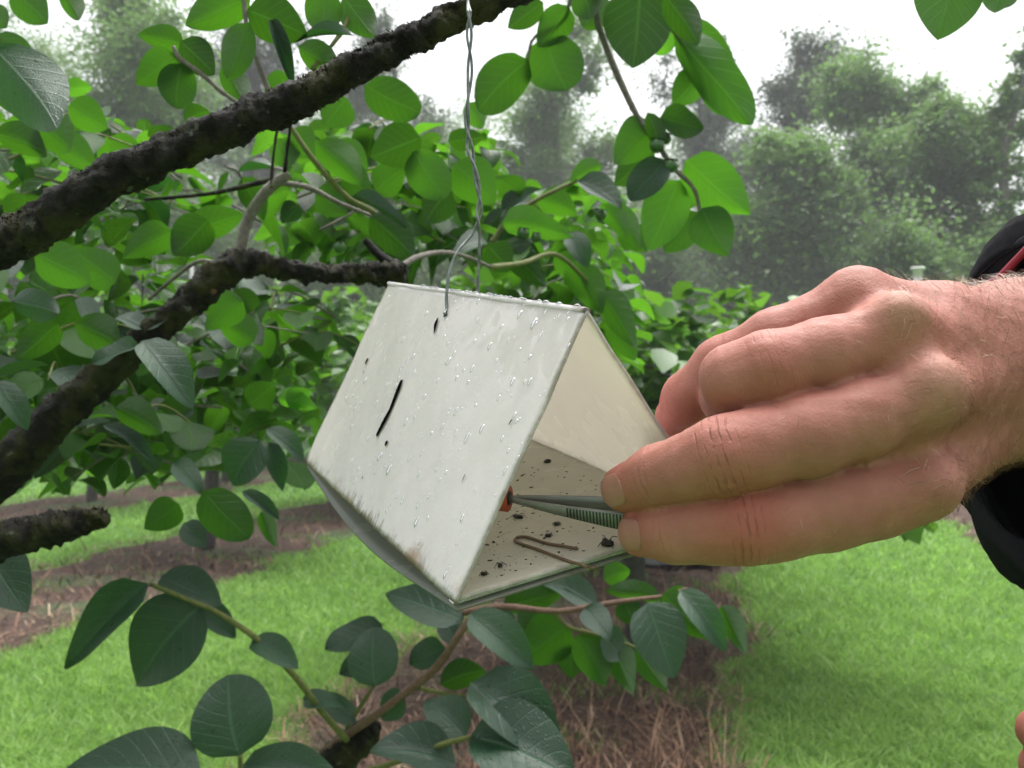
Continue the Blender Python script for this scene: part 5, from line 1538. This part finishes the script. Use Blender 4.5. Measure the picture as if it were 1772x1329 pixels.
vl = t.n('TexVoronoi', feature='DISTANCE_TO_EDGE'); vl.inputs['Scale'].default_value = 950; t.l(ob, vl.inputs['Vector'])
lines = t.ramp(vl.outputs['Distance'], [(0.0, 0), (0.18, 1)])
h = t.math('ADD', h, t.math('MULTIPLY', lines, 0.10))
nb = t.bump(h, 0.6, 0.00055)
nb = t.bump(t.math('MULTIPLY', crease, -1.0), 0.9, 0.0008, nb)
pb = t.pbsdf(base, t.ramp(t.noise(ob, 300, 3), [(0.3, 0.52), (0.7, 0.66)]), nb, Specular_IOR_Level=0.32, Subsurface_Weight=0.17, Subsurface_Radius=(1.0, 0.32, 0.18), Subsurface_Scale=0.003)
M_skin = t.surf(pb)

person = mesh_obj('person', allV, allF, M_skin, None, attrs=at)
tag(person, 'person in black jacket with red trim reaching in from the right with tweezers', 'person')

# fingernails, cut from the finger's own surface
M_nail = (lambda t: t.surf(t.pbsdf(t.mix(t.noise(coords(t), 150, 3), (0.29, 0.125, 0.095), (0.34, 0.16, 0.125)), 0.3, Subsurface_Weight=0.15, Subsurface_Radius=(1, .4, .25), Subsurface_Scale=0.002)))(NT('fingernail'))
def nail(px, py, d, J, w, l, out):
    tip, r = J[-1]
    c = P(px, py, d)
    ax_ = nrm(J[-1][0] - J[-2][0]); nn = nrm(nrm(c - tip) - ax_ * 0.0); sd = nrm(np.cross(ax_, nn)); ax2 = nrm(np.cross(nn, sd))
    lo = c - 0.010; hi = c + 0.010
    g, n_ = grid(lo, hi, 0.00045)
    s = chain(g, J, 0.004)
    q = g - c
    reg = ((np.abs(q @ ax2) / l) ** 3 + (np.abs(q @ sd) / w) ** 3) ** (1 / 3) - 1
    S = np.maximum(np.maximum(s - out, -(s + 0.0008)), reg * min(w, l))
    S = np.maximum(S, -(q @ nn) - 0.006)
    Vn, Fn = surface_nets(S, lo, 0.00045)
    if len(Vn):
        mesh_obj('fingernail', relax(Vn, Fn, 1), Fn, M_nail, person)
nail(1056, 850, .3085, FING['middle'], .0052, .0052, .00040)
nail(1082, 926, .3075, FING['index'], .0052, .0052, .00040)

# fine hairs on wrist, back of hand and fingers
t = NT('arm_hair')
rr = t.n('Attribute', attribute_name='v').outputs['Fac']
M_hair = t.surf(t.pbsdf(t.ramp(rr, [(0, (0.06, 0.03, 0.018)), (0.6, (0.25, 0.14, 0.08)), (1, (0.55, 0.40, 0.26))]), 0.4))
rs = np.random.default_rng(17)
Nn = vnormals(HANDV, HANDF)
rel = HANDV - EYE
dep = rel @ FWD
pxs = CX + FPX * (rel @ RGT) / dep; pys = CY - FPX * (rel @ UPV) / dep
facing = -(Nn @ FWD)
wgt = np.clip((pxs - 1500) / 200, 0.06, 1) ** 1.4 * np.clip(facing + 0.45, 0, 1)
wgt += 0.35 * np.exp(-((pxs - 1370) / 45) ** 2) * np.exp(-((pys - 745) / 35) ** 2) + 0.22 * np.exp(-((pxs - 1400) / 50) ** 2) * np.exp(-((pys - 890) / 35) ** 2) + 0.12 * np.exp(-((pxs - 1360) / 60) ** 2) * np.exp(-((pys - 620) / 40) ** 2)
wgt[pxs < 1480] *= 0.55
wgt[pxs < 1280] = 0
wgt += 0.8 * np.exp(-((pys - 492) / 16) ** 2) * (pxs > 1520) * (facing < 0.45) + 0.6 * (pys > 760) * (pxs > 1655) * (facing < 0.5)
NH = 5200
ids = rs.choice(len(HANDV), NH, p=wgt / wgt.sum())
root_ = HANDV[ids]; nn = Nn[ids]
comb = np.tile(-RGT * 0.45 - UPV * 0.35, (NH, 1)) + rs.normal(size=(NH, 3)) * 0.42
comb[pys[ids] < 510] = -RGT * 0.5 + UPV * 0.2 + rs.normal(size=(int((pys[ids] < 510).sum()), 3)) * 0.45
comb -= nn * np.sum(comb * nn, 1)[:, None]
comb /= np.linalg.norm(comb, axis=1)[:, None]
Lh = (0.0022 + 0.0052 * rs.random(NH)) * np.where(pxs[ids] < 1500, 0.65, 1.0)
tip1 = root_ + nn * (Lh * 0.28)[:, None] + comb * (Lh * 0.5)[:, None]
tip2 = root_ + nn * (Lh * 0.34)[:, None] + comb * Lh[:, None]
sd = np.cross(comb, nn)
w = 0.00005
e1 = sd * w + nn * w * 0.5
Vh = np.stack([root_ - e1, root_ + e1, tip1 + e1 * .8, tip1 - e1 * .8, tip2], 1).reshape(-1, 3)
o_ = np.arange(NH)[:, None] * 5
Th = np.concatenate([o_ + [[0, 1, 2]], o_ + [[0, 2, 3]], o_ + [[3, 2, 4]]], 0)
ho = mesh_obj('arm_hair', Vh, Th, M_hair, person, smooth=False, attrs={'v': np.repeat(rs.random(NH), 5)})
ho['kind'] = 'stuff'

# jacket: loose sleeve with red piping, torso and other sleeve
M_cloth = (lambda t: t.surf(t.pbsdf(t.mix(t.noise(coords(t), 500, 3), (0.006, 0.006, 0.008), (0.014, 0.014, 0.018)), 0.85, t.bump(t.noise(coords(t), 900, 3), 0.3, 0.0006), Specular_IOR_Level=0.15)))(NT('black_cloth'))
M_red = (lambda t: t.surf(t.pbsdf(t.mix(t.noise(coords(t), 400, 3), (0.16, 0.008, 0.02), (0.26, 0.015, 0.03)), 0.7)))(NT('red_piping'))
M_trouser = plain_material('dark_trousers', (0.03, 0.035, 0.05), 0.8)
M_scalp = plain_material('brown_hair', (0.05, 0.03, 0.02), 0.6, 0.4, 200, 0.6)
M_boot = plain_material('boot', (0.04, 0.03, 0.025), 0.6)
# rings of the right sleeve: centre, half height up, half height down, half depth
CUFF = [(0.00, P(1796, 660, .362), .056, .062, .047), (0.06, P(1814, 665, .364), .060, .068, .049), (0.2, P(1860, 672, .372), .066, .076, .052), (0.45, P(1950, 680, .39), .060, .076, .056), (0.75, P(2250, 685, .42), .060, .070, .060), (1.0, ELBOW + v3(.02, 0, 0), .066, .07, .066)]
nr_, ns_ = 70, 72
cz = spline(np.array([list(c[1]) + list(c[2:]) for c in CUFF]), nr_)
aa = np.arange(ns_) * 2 * math.pi / ns_
S0 = cz[:, :3]
tx = np.gradient(S0, axis=0); tx /= np.linalg.norm(tx, axis=1)[:, None]
vz = UPV - tx * (tx @ UPV)[:, None]; vz /= np.linalg.norm(vz, axis=1)[:, None]
vy = np.cross(tx, vz)
ca, sa = np.cos(aa), np.sin(aa)
hz = np.where(sa[None] > 0, cz[:, 3:4], cz[:, 4:5])
st_ = np.linspace(0, 1, nr_)[:, None]
fold = 0.006 * (np.abs(np.sin(2.5 * aa[None] + 9 * st_ + 0.8)) - 0.5) * np.clip(1.2 - st_, .3, 1) + 0.0042 * np.sin(3 * aa[None] + 16 * st_ + 1.0) * np.sin(20 * st_ + 2 * aa[None]) + 0.0035 * np.sin(5 * aa[None] + 2.5 + 30 * st_) * np.clip(1 - st_ * 1.2, .25, 1) + 0.003 * np.sin(2 * aa[None] + 60 * st_)
X = S0[:, None, :] + (sa[None] * (hz + fold))[..., None] * vz[:, None, :] + (ca[None] * (cz[:, 5:6] + fold))[..., None] * vy[:, None, :]
# the cuff rim is not a clean circle: it hangs lower and further back underneath
rim = np.exp(-st_ * 14)
X = X + (rim * (-0.006 * np.cos(aa - 1.5)[None] + 0.0 * sa[None] + 0.004 * np.sin(4 * aa)[None]))[..., None] * tx[:, None, :]
X = X + (np.exp(-st_ * 2.5) * 0.020 * np.clip(-sa, 0, 1)[None])[..., None] * tx[:, None, :]
i = np.arange(nr_ - 1)[:, None] * ns_; j = np.arange(ns_)[None, :]; j2 = (j + 1) % ns_
Fs = np.stack([i + j, i + ns_ + j, i + ns_ + j2, i + j2], -1).reshape(-1, 4)
jacket = mesh_obj('jacket', X.reshape(-1, 3), Fs, M_cloth, person)
jacket['label'] = 'loose black sleeve hanging open round the wrist'
so = jacket.modifiers.new('thick', 'SOLIDIFY'); so.thickness = 0.0014; so.offset = 1
rimc = np.vstack([X[0], X[0][:3]]) - tx[0] * 0.0006
tube_obj('red_piping', rimc, 0.0016, M_red, jacket, 7)
def cloth_sdf(p):
    d = cone(p, v3(BX, YC - .05, .90), v3(BX, YC + .05, .90), 0.17, 0.17)
    d = smin(d, cone(p, v3(BX, YC - .06, 1.15), v3(BX, YC + .06, 1.15), 0.16, 0.16), 0.08)
    d = smin(d, cone(p, v3(BX, YC - .13, 1.40), v3(BX, YC + .13, 1.40), 0.115, 0.115), 0.08)
    d = smin(d, cone(p, sh_r, ELBOW + v3(.02, 0, 0), 0.085, 0.068), 0.05)
    d = smin(d, cone(p, sh_l, elb_l, 0.085, 0.066), 0.05)
    d = smin(d, cone(p, elb_l, LH + v3(.12, .01, .0), 0.066, 0.050), 0.03)
    d = d + 0.006 * noise3(p, 22, 3)
    return np.maximum(d, p[..., 2] - 1.50 - 0.0 * p[..., 0])
lo = v3(0.28, YC - .45, .68); hi = v3(1.14, YC + .42, 1.60)
g, n = grid(lo, hi, 0.010)
Vc, Fc = surface_nets(cloth_sdf(g), lo, 0.010)
mesh_obj('jacket_body', relax(Vc, Fc, 1), Fc, M_cloth, person)
def legs_sdf(p):
    d = None
    for s in (-1, 1):
        c = smin(cone(p, v3(BX, YC + s * .09, 0.95), v3(BX - .01, YC + s * .10, 0.5), 0.105, 0.082), cone(p, v3(BX - .01, YC + s * .10, 0.5), v3(BX + .01, YC + s * .11, 0.10), 0.082, 0.066), 0.04)
        d = c if d is None else smin(d, c, 0.03)
    return np.maximum(d + 0.004 * noise3(p, 25, 5), 0.06 - p[..., 2])
lo = v3(BX - .2, YC - .3, .0); hi = v3(BX + .2, YC + .3, 1.1)
g, n = grid(lo, hi, 0.010)
Vc, Fc = surface_nets(legs_sdf(g), lo, 0.010)
mesh_obj('trousers', relax(Vc, Fc, 1), Fc, M_trouser, person)
for s in (-1, 1):
    def boot_sdf(p):
        d = smin(cone(p, v3(BX + .02, YC + s * .11, .06), v3(BX - .16, YC + s * .12, .045), .052, .045), cone(p, v3(BX + .01, YC + s * .11, .06), v3(BX + .01, YC + s * .11, .2), .05, .055), .03)
        return np.maximum(d, 0.006 - p[..., 2])
    lo = v3(BX - .28, YC + s * .11 - .09, -.02); hi = v3(BX + .12, YC + s * .11 + .1, .27)
    g, n = grid(lo, hi, 0.008)
    Vc, Fc = surface_nets(boot_sdf(g), lo, 0.008)
    mesh_obj('boot', relax(Vc, Fc, 1), Fc, M_boot, person)
def hair_sdf(p):
    q = (p - HEAD - v3(.012, 0, .016)) / v3(1.15, 0.95, 1.32)
    d = np.linalg.norm(q, axis=-1) - 0.096 + 0.003 * noise3(p, 90, 2)
    return np.maximum(d, -(p[..., 0] - HEAD[0] + .055 + .5 * np.clip(HEAD[2] + .07 - p[..., 2], -.05, .2)))
lo = HEAD - .16; hi = HEAD + .17
g, n = grid(lo, hi, 0.005)
Vc, Fc = surface_nets(hair_sdf(g), lo, 0.005)
mesh_obj('scalp_hair', Vc, Fc, M_scalp, person)

# ================================================================== HAZE
HAZE = 0.0027
if HAZE:
    t = NT('wet_air')
    pv = t.n('VolumePrincipled')
    pv.inputs['Color'].default_value = (0.95, 0.97, 1.0, 1)
    pv.inputs['Density'].default_value = HAZE
    t.l(pv.outputs[0], t.out.inputs['Volume'])
    x0, x1, y0, y1, z0_, z1_ = -70, 70, -12, 75, -1.0, 24.0
    Vb = [(x, y, z) for z in (z0_, z1_) for x, y in ((x0, y0), (x1, y0), (x1, y1), (x0, y1))]
    hz_ = mesh_obj('haze', Vb, [[3, 2, 1, 0], [4, 5, 6, 7], [0, 1, 5, 4], [1, 2, 6, 5], [2, 3, 7, 6], [3, 0, 4, 7]], t.m, smooth=False)
    tag(hz_, 'pale misty air over the orchard', 'haze', kind='stuff')
